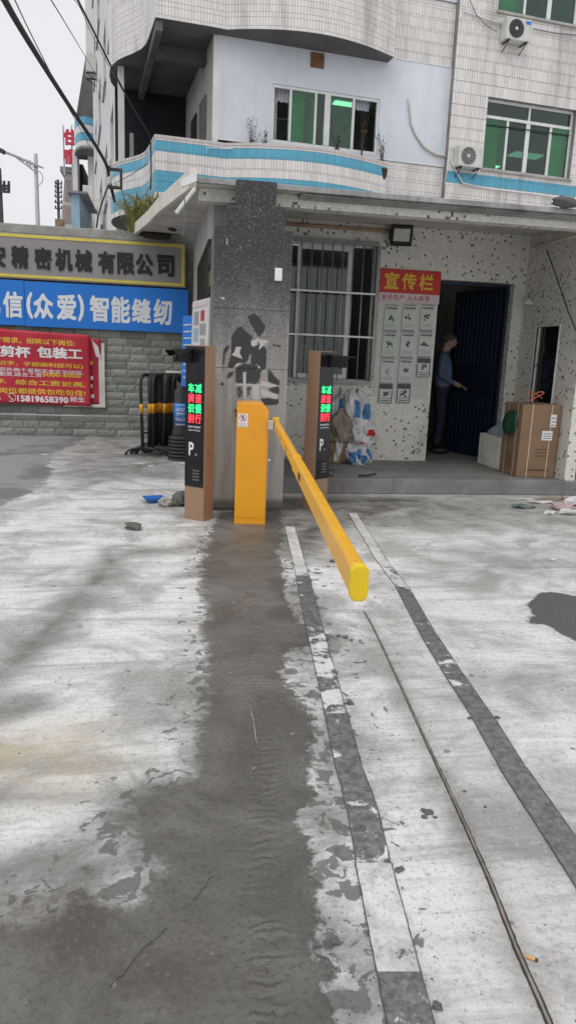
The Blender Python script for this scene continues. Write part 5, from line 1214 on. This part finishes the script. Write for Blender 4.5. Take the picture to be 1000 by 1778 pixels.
cable('thin grey wire crossing the sky to the building edge', [(80, -15, 9), (120, 50, 14), (160, 118, 22), (185, 165, 22.5), (205, 195, 19), (215, 205, 17.2)], .008, 'cable_grey')
cable('short grey wire at the top beside the black cable', [(100, -2, 10), (133, 3, 10), (165, 70, 13), (215, 160, 15.6)], .005, 'cable_grey')
cable('loose black cable hanging down from the wall bracket', [(190, 318, 15.7), (180, 345, 15.6), (172, 372, 15.5), (168, 395, 15.4)], .016)
cable('thin black wire strung across the round balcony', [(200, 318, 15.2), (225, 305, 14.8), (258, 284, 14.45)], .006)
cable('slack thin wire looping below the round balcony stripes', [(200, 318, 15.2), (222, 340, 15), (245, 345, 14.8), (262, 322, 14.5)], .006)
c = onY(190, 302, 15.6); th = thing('cable_bracket', 'black iron cable bracket with insulators on the building corner', 'bracket', tuple(c))
MB().box(c.x-.03, c.x+.25, 15.65, 15.72, c.z+.08, c.z+.13).box(c.x+.20, c.x+.25, 15.65, 15.72, c.z-.25, c.z+.0795).obj('arm', 'bracket', th)
MB().box(c.x-.03, c.x+.195, 15.65, 15.72, c.z-.25, c.z-.20).obj('arm', 'bracket', th)
for dz in (.14, -.19): MB().lathe([(.03, 0), (.05, .04), (.03, .08), (.05, .12), (.02, .16)], 10, Matrix.Translation((c.x, 15.68, c.z+dz))).obj('insulator', 'ac_white', th, smooth=True)

# ------------------------------------------------------------------ things by the stone wall: barricades, cones, boards
def barricade(M):
    t = thing('barricade', 'black tubular barricade with yellow bands, one of the row against the stone wall', 'barricade', M=M, group='barricades leaning by the stone wall')
    W_, H_, r_ = .56, 1.12, .14; pts = [(-W_/2, 0, .06), (-W_/2, 0, H_-r_)]
    pts += [(-W_/2+r_-r_*math.cos(i*PI/12), 0, H_-r_+r_*math.sin(i*PI/12)) for i in range(1, 7)]
    pts += [(W_/2-r_+r_*math.sin(i*PI/12), 0, H_-r_+r_*math.cos(i*PI/12)) for i in range(0, 7)]+[(W_/2, 0, H_-r_-.01), (W_/2, 0, .06)]
    MB().tube(pts, .025, 8).obj('frame', 'black_rubber', t, world=False, smooth=True)
    for z in (.32,): MB().tube([(-W_/2, 0, z), (W_/2, 0, z)], .014, 8).obj('crossbar', 'black_rubber', t, world=False, smooth=True)
    for x in (-W_/2, W_/2):
        MB().tube([(x, 0, .60), (x, 0, .73)], .0268, 8).obj('band', 'band_orange', t, world=False, smooth=True)
        MB().tube([(x, -.26*math.cos(i*PI/10), .015+.11*math.sin(i*PI/10)) for i in range(11)], .016, 7).obj('foot', 'black_rubber', t, world=False, smooth=True)
    return t
b0 = None
for k in range(15):
    a = onZ(263+k*3.3, 782-(k % 2)*3); M = Matrix.Translation((a.x+.0, 10.45+.07*(k % 4)+.02*k, ((k*29) % 5)*.0)) @ Matrix.Rotation(R(75+((k*37) % 13)-6), 4, 'Z') @ Matrix.Rotation(R(-2+((k*53) % 5)), 4, 'X')
    if b0 is None: b0 = barricade(M)
    else: copytree(b0, M)
# stack of black traffic cones, the top one with a blue sleeve
c = onZ(316, 796); c.z = 0; C0 = Vector((c.x-.02, 9.95, 0))
prof = [(.175, 0), (.178, .012), (.172, .03), (.135, .042), (.10, .06), (.045, .52), (.04, .545), (.025, .55)]
me0 = None; ordn = ['lowest', 'second', 'third', 'fourth', 'fifth', 'sixth', 'seventh']
for k in range(8):
    z = k*.048; rr = 1-.012*k
    m = MB().lathe([(r_*rr, z_) for r_, z_ in prof], 22)
    lab = 'black rubber cone with a blue lettered sleeve on top of the stack' if k == 7 else 'black rubber cone, %s from the ground in the ribbed stack' % ordn[k]
    if k == 7:
        t = thing('traffic_cone', lab, 'traffic cone', C0+Vector((0, 0, z)), group='stacked black cones')
        MB().lathe([(.12, -.02), (.118, .03), (.105, .10), (.09, .60), (.055, .64), (.05, .70), (.03, .71)], 22).obj('cone', 'black_rubber', t, world=False, smooth=True)
        MB().lathe([(.1035, .13), (.0955, .44), (.094, .44), (.102, .13)], 24).obj('sleeve', 'sign_blue', t, world=False, smooth=True)
        for s_, zz, hh in (('00000', .405, .02), ('治安', .33, .05), ('警', .265, .05), ('POLICE', .205, .04), ('00000', .145, .02)):
            mb = text_mb(s_, T3(0, 0, 0), .13, hh, .01)
            for v in mb.v:
                an_ = (v.x-.065)/.10-.12; rr_ = .1045-(zz+v.z-.13)*.026; v.x, v.y, v.z = rr_*math.sin(an_), -rr_*math.cos(an_), zz+v.z
            mb.obj('lettering', 'print_white', t, world=False)
    else:
        m = MB().lathe([(r_*rr, z_) for r_, z_ in prof[:5]]+[(.085, .10)], 22); o = single('traffic_cone', m, 'black_rubber', lab, 'traffic cone', (0, 0, 0), 'stacked black cones', smooth=True); o.location = C0+Vector((0, 0, z))
# boards hung beside the side window
def board(name, label, p0, p1, z0, z1, mat, tilt=0.0):
    a, b = Vector((*p0, 0)), Vector((*p1, 0)); d = (b-a); L_ = d.length; ang_ = math.atan2(d.y, d.x)
    t = thing(name, label, 'sign', (a.x, a.y, z0), ang_)
    MB().prism([(0, 0), (L_, 0), (L_+tilt, z1-z0), (tilt, z1-z0)], 'y', 0, .02).obj('panel', mat, t, world=False)
    return t, L_
t, L_ = board('poster_board', 'white picture poster board beside the barred side window', (.29, 8.15), (.425, 7.40), 1.47, 1.98, 'paper', .05)
MB().box(.06, L_-.02, -.006, -.0005, .445, .49).obj('heading', 'label_pinkish', t, world=False)
for (x0, x1, z0, z1, mt) in ((.14, .34, .27, .40, 'print_grey'), (.46, .60, .30, .40, 'print_red'), (.42, .66, .16, .27, 'print_grey'), (.12, .32, .10, .23, 'shed_blue'), (.44, .62, .05, .12, 'print_grey')):
    MB().box(x0, x1, -.006, -.0005, z0, z1).obj('picture', mt, t, world=False)
t, L_ = board('poster_board', 'narrow blue information board behind the left kiosk camera', (.20, 8.9), (.33, 8.42), 1.05, 1.86, 'sign_blue', .05)
for k in range(9): MB().box(.10, L_-.10, -.006, -.0005, .10+k*.075, .115+k*.075).obj('lettering', 'paper', t, world=False)
t, L_ = board('poster_board', 'pale sheet propped behind the row of barricades', (.02, 11.5), (.36, 11.2), .62, 1.16, 'paper_tan')

# ------------------------------------------------------------------ things on the step
def sack(name, label, cat, c, sq, mat, seed, n=14, amp=.18, parts=()):
    t = thing(name, label, cat, c, group=None); lump(MB(), Vector(c)+Vector((0, 0, sq[2])), 1.0, sq, n, seed, amp).obj('bag', mat, t, smooth=True)
    return t
def crumple(label, name, cat, c, sx, sy, sz, mat, seed, top=.6, patches=()):
    """standing soft bag: superellipse rings with folds"""
    rr = random.Random(seed); ph = [rr.random()*6.28 for _ in range(12)]; C = Vector(c); N, Mh = 72, 32
    def rad(a, h):
        f = .11*math.sin(4*a+ph[0]+5*h)+.08*math.sin(7*a+ph[1]-8*h)+.05*math.sin(13*a+ph[2]+12*h)+.06*math.sin(11*h+ph[3]+a*3)+.03*math.sin(23*a-17*h+ph[6])
        e = (abs(math.cos(a))**3+abs(math.sin(a))**3)**(-1/3)
        k = (1-.25*(abs(h-.45)*2)**3)*(1 if h < .8 else 1-(1-top)*((h-.8)/.2)**1.5)
        return e*k*(1+f)
    def pt(a, h, g=0.0): r_ = rad(a, h)+g; return C+Vector((sx*r_*math.cos(a), sy*r_*math.sin(a), sz*h+.10*sz*math.sin(2*a+ph[5])*h*h))+Vector((.25*sx*math.sin(ph[7])*h, .15*sy*math.sin(ph[8])*h, 0))
    m = MB(); vs = [pt(2*PI*i/N, j/Mh) for j in range(Mh+1) for i in range(N)]
    m.add(vs, [(j*N+i, j*N+(i+1) % N, (j+1)*N+(i+1) % N, (j+1)*N+i) for j in range(Mh) for i in range(N)]+[tuple(range(N-1, -1, -1)), tuple(Mh*N+i for i in range(N))])
    t = thing(name, label, cat, c); m.obj('bag', mat, t, smooth=True)
    for a0, a1, h0, h1, mt in patches:
        q = MB().sheet(lambda u, v: pt(a0+(a1-a0)*u, h0+(h1-h0)*v, .012), 10, 10); q.obj('printed_panel', mt, t, smooth=True, fix=False)
    return t
crumple('white woven sack with blue printed panels, topmost of the pile', 'sack', 'sack', (2.36, 8.72, .62), .165, .14, .44, 'sack_white', 3, .35, ((-1.9, -1.45, .30, .78, 'sack_blue'), (-1.2, -.75, .25, .74, 'sack_blue')))
crumple('white plastic bag with red print in the middle of the sack pile', 'plastic_bag', 'bag', (2.40, 8.70, .40), .16, .15, .30, 'sack_white', 8, .6, ((-1.35, -.95, .45, .75, 'header_red'), (-1.9, -1.5, .1, .2, 'cord_orange')))
crumple('bundle of blue and white plastic scraps at the foot of the pile', 'plastic_bag', 'bag', (2.39, 8.68, .172), .155, .15, .25, 'sack_white', 12, .8, ((-2.4, -1.9, .1, .7, 'sack_blue'), (-1.8, -1.5, .3, .8, 'sign_blue'), (-1.45, -1.1, .05, .5, 'sack_blue'), (-1.0, -.6, .3, .9, 'sack_blue')))
crumple('limp brown sack slumped behind the right kiosk', 'sack', 'sack', (2.13, 8.66, .45), .13, .12, .36, 'sack_tan', 21, .4)
crumple('grey brown sack standing under the limp brown one', 'sack', 'sack', (2.10, 8.72, .172), .15, .14, .33, 'sack_brown', 33, .8, ((-1.9, -1.4, .1, .8, 'sack_white'),))
crumple('pale blue topped plastic bag at the back of the sack pile', 'plastic_bag', 'bag', (2.14, 8.83, .55), .13, .10, .46, 'sack_white', 41, .4, ((-1.9, -1.2, .62, .85, 'sack_blue'),))
# cardboard box with straps
B0 = Vector((4.055, 7.77, FZ)); th = thing('cardboard_box', 'tall brown cardboard box strapped with bands beside the doorway', 'box', B0)
bw, bd, bh = .48, .45, .845
bx = MB().box(0, bw, 0, bd, .002, bh).obj('carton', 'cardboard', th, world=False, bevel=.006)
MB().box(.003, bw/2-.002, -.0, bd, bh+.0005, bh+.005).obj('flap', 'cardboard', bx, world=False); MB().box(bw/2+.002, bw-.003, 0, bd, bh+.0005, bh+.006).obj('flap', 'cardboard', bx, world=False)
for x in (.12, .36): MB().box(x, x+.012, -.003, -.0004, .003, bh+.008).box(x, x+.012, .0, bd, bh+.0065, bh+.009).obj('strap', 'strap', th, world=False)
for y in (.10, .33): MB().box(-.003, -.0004, y, y+.012, .003, bh+.008).obj('strap', 'strap', th, world=False)
MB().box(.27, .40, -.0035, -.0006, .44, .55).obj('label', 'print_white', bx, world=False); MB().box(.355, .43, -.005, -.0036, .595, .74).obj('label', 'print_white', bx, world=False)
for k in range(3): MB().box(.285, .385, -.005, -.0038, .46+k*.026, .468+k*.026).obj('print', 'print_darkgrey', bx, world=False)
for k in range(3): MB().box(.365, .42, -.0065, -.0052, .61+k*.04, .625+k*.04).obj('print', 'print_grey', bx, world=False)
text_mb('广州电子科技有限公司', T3(.10, -.0012, .075), .30, .026, .01).obj('lettering', 'card_print', bx, world=False)
for z in (.25, .29, .33): MB().box(.20, .36, -.0016, -.0006, z, z+.008).obj('print', 'card_print', bx, world=False)
for k in range(7): MB().box(-.0016, -.0006, .16, .36, .10+k*.028, .108+k*.028).obj('print', 'card_print', bx, world=False)
MB().box(-.0016, -.0006, .12, .30, .70, .76).obj('print', 'card_print', bx, world=False)
cb = B0+Vector((.22, .15, bh+.014)); pts = []
for i in range(60):
    a = i/59*4*PI; pts.append(cb+Vector((.10*math.cos(a)*math.cos(a*.25)-.02, .08*math.sin(a*.5), .015+.12*abs(math.sin(a*.5+.3)))))
m = MB().tube(pts, .006, 6); single('strap_coil', m, 'cord_orange', 'loose loops of orange packing strap on the cardboard box', 'strap', tuple(cb), smooth=True)
# foam box with a bag in it
f0 = Vector((4.085, 8.30, FZ)); th = thing('foam_box', 'worn white foam box with cord marks left of the cardboard box', 'box', f0)
W_, D_, H_ = .36, .62, .40; m = MB()
m.box(0, W_, 0, .04, .001, H_).box(0, W_, D_-.04, D_, .001, H_).box(0, .04, .0405, D_-.0405, .001, H_).box(W_-.04, W_, .0405, D_-.0405, .001, H_).box(.041, W_-.041, .0405, D_-.0405, .001, .05); m.obj('tub', 'foam_white', th, world=False, bevel=.01)
crumple('blue grey plastic bag bulging out of the foam box', 'plastic_bag', 'bag', (4.26, 8.60, FZ+.055), .125, .26, .47, 'bag_blue_grey', 51, .5)
m = MB().lathe([(.145, 0), (.15, .01), (.13, .025), (.04, .035), (.01, .036)], 26, Matrix.Translation((4.035, 8.00, FZ+.62)) @ Matrix.Rotation(-PI/2+.12, 4, 'Y') @ Matrix.Rotation(.1, 4, 'X'))
single('green_lid', m, 'green_plastic', 'round dark green plastic lid leaning on the left of the cardboard box', 'lid', (4.035, 8.00, FZ+.47), smooth=True)
m = MB().tube([onZ(622, 825, FZ+.02), onZ(634, 826, FZ+.02), onZ(652, 822, FZ+.02)], [.016, .012, .010], 6); single('metal_tool', m, 'bracket', 'dark metal tool lying on the step near the sacks', 'tool', tuple(onZ(634, 826, FZ)))
m = MB().tube([onZ(575, 826, FZ+.012)+Vector((.035*math.cos(i*PI/8), 0, .035+.035*math.sin(i*PI/8))) for i in range(15)], .008, 6); single('metal_ring', m, 'bracket', 'small dark ring standing on the step edge by the right kiosk', 'ring', tuple(onZ(575, 826, FZ)))

# ------------------------------------------------------------------ rubbish on the ground
def flatbit(px, py, w, d, h, rz, mat, label, name, cat, seed=0):
    rr = random.Random(seed+int(px)); c = onZ(px, py); m = MB(); n = 9
    M = Matrix.Translation((c.x, c.y, 0)) @ Matrix.Rotation(rz, 4, 'Z'); top = []; bot = []
    for i in range(n):
        a = 2*PI*i/n; k = .7+.5*rr.random(); x, y = w/2*k*math.cos(a), d/2*k*math.sin(a); z = h*(.4+.8*rr.random()); top.append(M @ Vector((x, y, z))); bot.append(M @ Vector((x, y, max(.0006, z-.003-h*.35))))
    ct = M @ Vector((0, 0, h)); cb_ = M @ Vector((0, 0, .0006))
    m.add(top+bot+[ct, cb_], [(i, (i+1) % n, 2*n) for i in range(n)]+[(n+(i+1) % n, n+i, 2*n+1) for i in range(n)]+[(i, n+i, n+(i+1) % n, (i+1) % n) for i in range(n)])
    return single(name, m, mat, label, cat, (c.x, c.y, 0))
flatbit(240, 805, .16, .05, .012, -.1, 'scrap_white', 'long white paper scrap on the ground near the barricades', 'paper_scrap', 'scrap')
flatbit(263, 810, .09, .05, .015, .3, 'scrap_white', 'small white paper scrap nearest the stacked cones', 'paper_scrap', 'scrap')
flatbit(320, 806, .14, .05, .02, 0, 'scrap_white', 'crumpled white scrap at the foot of the cone stack', 'paper_scrap', 'scrap')
flatbit(78, 790, .10, .05, .012, .2, 'scrap_white', 'white paper scrap on the asphalt by the stone wall', 'paper_scrap', 'scrap')
def rock(px, py, r_, sq, mat, label, seed, name='stone_chunk', cat='stone'):
    c = onZ(px, py); m = lump(MB(), (c.x, c.y, r_*sq[2]*.75), r_, sq, 7, seed, .35); return single(name, m, mat, label, cat, (c.x, c.y, 0))
c = onZ(268, 872); th = thing('blue_scoop', 'flattened blue plastic tub lying left of the kiosk', 'tub', (c.x, c.y, 0), R(15))
m = MB(); m.sheet(lambda u, v: ((u-.5)*.20, (v-.5)*.15, .005+.05*max(abs(u-.5)*2, abs(v-.5)*2)**4), 12, 12); o = m.obj('tub', 'scrap_blue', th, world=False, fix=False); sm = o.modifiers.new('thick', 'SOLIDIFY'); sm.thickness = .004
rock(288, 878, .07, (1.2, 1, .6), 'stone_light', 'grey rubble lump beside the blue tub', 1); rock(311, 877, .09, (1, 1, .75), 'crumb', 'darker grey rubble lump against the left kiosk', 2)
flatbit(302, 870, .14, .05, .05, .8, 'scrap_white', 'white broken shard between the two rubble lumps', 'broken_shard', 'scrap')
rock(233, 919, .055, (1.3, 1, .6), 'crumb', 'single dark stone on the pale concrete left of the kiosk', 3)
DEB = [(905, 868, .30, .05, .02, .1, 'scrap_white', 'long white strip leading the rubbish by the step'), (935, 874, .34, .06, .03, -.05, 'scrap_white', 'second long white strip in the rubbish by the step'), (905, 882, .30, .12, .04, 0, 'scrap_green', 'dull green flattened scrap in the rubbish by the step'),
       (960, 868, .40, .07, .03, .05, 'wood_strip', 'brown wooden lath in the rubbish by the step'), (975, 884, .30, .16, .07, .2, 'scrap_pink', 'pinkish torn scrap in the rubbish by the step'), (990, 894, .24, .10, .06, -.2, 'scrap_white', 'white torn bag end in the rubbish at the right edge'), (1000, 876, .35, .16, .10, .4, 'scrap_white', 'large crumpled white piece in the rubbish at the right edge'), (955, 893, .16, .06, .03, .3, 'scrap_white', 'small white chip at the front of the rubbish by the step')]
for i, (px, py, w, d, h, rz, mt, lab) in enumerate(DEB): flatbit(px, py, w, d, h, rz, mt, lab, 'rubbish_scrap', 'scrap', i)
flatbit(958, 972, .07, .03, .012, .2, 'scrap_white', 'tiny white scrap alone on the concrete at right', 'paper_scrap', 'scrap')
m = MB().tube([onZ(960, 868)+Vector((.3*math.cos(i*PI/12)*.55+.25, -.02, .02+.16*math.sin(i*PI/12))) for i in range(13)], .006, 5); single('wire_hoop', m, 'cable_grey', 'thin bent wire hoop standing over the rubbish by the step', 'wire', tuple(onZ(980, 868)))
a = onZ(912, 1663); b = onZ(937, 1672); u = (b-a).normalized(); th = thing('cigarette_butt', 'orange cigarette butt beside the rusty rail in the foreground', 'cigarette butt', tuple(a))
MB().tube([a+Vector((0, 0, .0045)), a+u*.022+Vector((0, 0, .0045))], .0042, 10).obj('filter', 'cig_filter', th); MB().tube([a+u*.0221+Vector((0, 0, .0045)), a+u*.029+Vector((0, 0, .0045))], [.0041, .0036], 10).obj('burnt_end', 'soil', th)
CL = [(578, 976, .020), (600, 1108, .014), (742, 1413, .013), (736, 1420, .009), (548, 1112, .012), (588, 1105, .010), (606, 1222, .014), (630, 1440, .010), (693, 1512, .010), (575, 1640, .013), (640, 1375, .008), (735, 1408, .008), (757, 1750, .010), (842, 1402, .005), (805, 1375, .005), (755, 1420, .006), (610, 1112, .008), (728, 1080, .012), (815, 1248, .008), (862, 1247, .009)]
for i, (px, py, r_) in enumerate(CL):
    c = onZ(px, py); m = lump(MB(), (0, 0, r_*.45), r_, (1.3, 1, .6), 5, 60+i, .45)
    o = single('cement_clod', m, 'crumb', 'dark clod of cement dropped on the ground around the tape strips', 'clod', (0, 0, 0), 'cement clods around the tape strips'); o.location = (c.x, c.y, 0)
m = MB(); rr = random.Random(9)
for i in range(420):
    px = rr.uniform(480, 760) if rr.random() < .7 else rr.uniform(0, 1000); py = rr.uniform(905, 1778); c = onZ(px, py); r_ = rr.uniform(.0015, .0045)*(1 if py > 1200 else 1.5)
    n = len(m.v); q = [Vector((c.x+r_*rr.uniform(.6, 1.4)*math.cos(k*PI/2), c.y+r_*rr.uniform(.6, 1.4)*math.sin(k*PI/2), .0004)) for k in range(4)]; m.add(q+[Vector((c.x, c.y, r_*rr.uniform(.5, 1.1)))], [(0, 1, 4), (1, 2, 4), (2, 3, 4), (3, 0, 4)])
o = m.obj('cement_crumbs', 'crumb', None); o['kind'] = 'stuff'; o['label'] = 'fine cement crumbs scattered over the yard'; o['category'] = 'crumbs'

# ------------------------------------------------------------------ man standing in the doorway
def man(loc, rz, H=1.68):
    t = thing('person', 'person in blue shirt and dark trousers standing in the doorway, hands forward', 'person', loc, rz)
    V_ = []; E_ = []; Rr = []
    def node(p, r_, par=None):
        V_.append(Vector(p)); Rr.append(r_); i = len(V_)-1
        if par is not None: E_.append((par, i))
        return i
    pel = node((0, 0, .92), (.145, .115)); bel = node((.03, 0, 1.06), (.165, .15), pel); ch = node((.0, 0, 1.26), (.175, .14), bel); nb = node((.012, 0, 1.41), (.09, .08), ch)
    nk = node((.03, 0, 1.46), (.055, .055), nb); jw = node((.06, 0, 1.53), (.07, .078), nk); hd = node((.075, 0, 1.59), (.078, .092), jw); tp = node((.065, 0, 1.65), (.055, .065), hd)
    hands = []
    for s in (-1, 1):
        sh = node((-.01, s*.155, 1.36), (.062, .062), ch); el = node((-.02+.02*s, s*.215, 1.10), (.047, .047), sh); wr = node((.20, s*.15, .99), (.032, .03), el); pm = node((.265, s*.125, .965), (.036, .024), wr); hands.append((pm, s))
        hp = node((0, s*.085, .86), (.098, .09), pel); kn = node((.025, s*.095, .49), (.07, .066), hp); an_ = node((-.015, s*.10, .10), (.052, .05), kn)
    me = bpy.data.meshes.new('body'); me.from_pydata([tuple(v) for v in V_], E_, []); o = bpy.data.objects.new('tmp', me); COL.objects.link(o)
    sk = o.modifiers.new('s', 'SKIN'); sk.use_smooth_shade = True
    for i, d in enumerate(me.skin_vertices[0].data): d.radius = Rr[i]; d.use_root = (i == 0)
    sb = o.modifiers.new('ss', 'SUBSURF'); sb.levels = 2; sb.render_levels = 2
    dg = bpy.context.evaluated_depsgraph_get(); m2 = bpy.data.meshes.new_from_object(o.evaluated_get(dg)); bpy.data.objects.remove(o)
    for n in ('skin', 'shirt_blue', 'trousers'): m2.materials.append(MATS[n])
    for p in m2.polygons:
        c = p.center; p.use_smooth = True
        p.material_index = 2 if c.z < .955 and not (c.x > .13) else (1 if c.z < 1.445 and c.x < .165 else 0)
    b = link('body', m2, None, t)
    MB().lathe([(.150, .945), (.155, .955), (.155, .985), (.15, .99)], 20, Matrix.Scale(.86, 4, (1, 0, 0))).obj('belt', 'leather', t, world=False, smooth=True)
    # fingers: four curled fingers and a thumb per hand
    for pm, s in hands:
        B = V_[pm]
        for k in range(4):
            y = B.y+(-.024+.016*k); l = (.07, .08, .076, .06)[k]
            MB().tube([(B.x+.01, y, B.z), (B.x+.04, y-.002*s, B.z-.012), (B.x+.04+l*.4, y-.004*s, B.z-.035), (B.x+.035+l*.45, y-.005*s, B.z-.06)], [.010, .0095, .0085, .007], 7).obj('finger', 'skin', t, world=False, smooth=True)
        MB().tube([(B.x-.01, B.y-.02*s, B.z+.005), (B.x+.02, B.y-.045*s, B.z-.005), (B.x+.045, B.y-.05*s, B.z-.02)], [.011, .010, .008], 7).obj('thumb', 'skin', t, world=False, smooth=True)
    lump(MB(), (.055, 0, 1.612), .1, (1.0, .86, .80), 12, 5, .05).obj('hair', 'hair_grey', t, world=False, smooth=True)
    lump(MB(), (.095, 0, 1.565), .088, (.88, .82, 1.02), 12, 6, .02).obj('face', 'skin', t, world=False, smooth=True)
    MB().add([(.165, -.012, 1.55), (.165, .012, 1.55), (.172, 0, 1.595), (.192, 0, 1.553)], [(0, 1, 3), (0, 3, 2), (1, 2, 3)]).obj('nose', 'skin', t, world=False, smooth=True)
    for s in (-1, 1):
        lump(MB(), (.062, s*.078, 1.565), .026, (.7, .35, 1.1), 6, 7, .05).obj('ear', 'skin', t, world=False, smooth=True)
        lump(MB(), (.160, s*.03, 1.585), .011, (.6, 1.2, .6), 5, 7, .0).obj('eye', 'print_black', t, world=False, smooth=True)
        lump(MB(), (.05, s*.105, .045), .1, (1.35, .46, .44), 9, 8, .03).obj('shoe', 'leather', t, world=False, smooth=True)
    MB().tube([(.160, -.02, 1.522), (.167, 0, 1.520), (.160, .02, 1.522)], .005, 5).obj('mouth', 'wood_strip', t, world=False, smooth=True)
    return t
man((3.86, 9.86, FZ), R(-15))
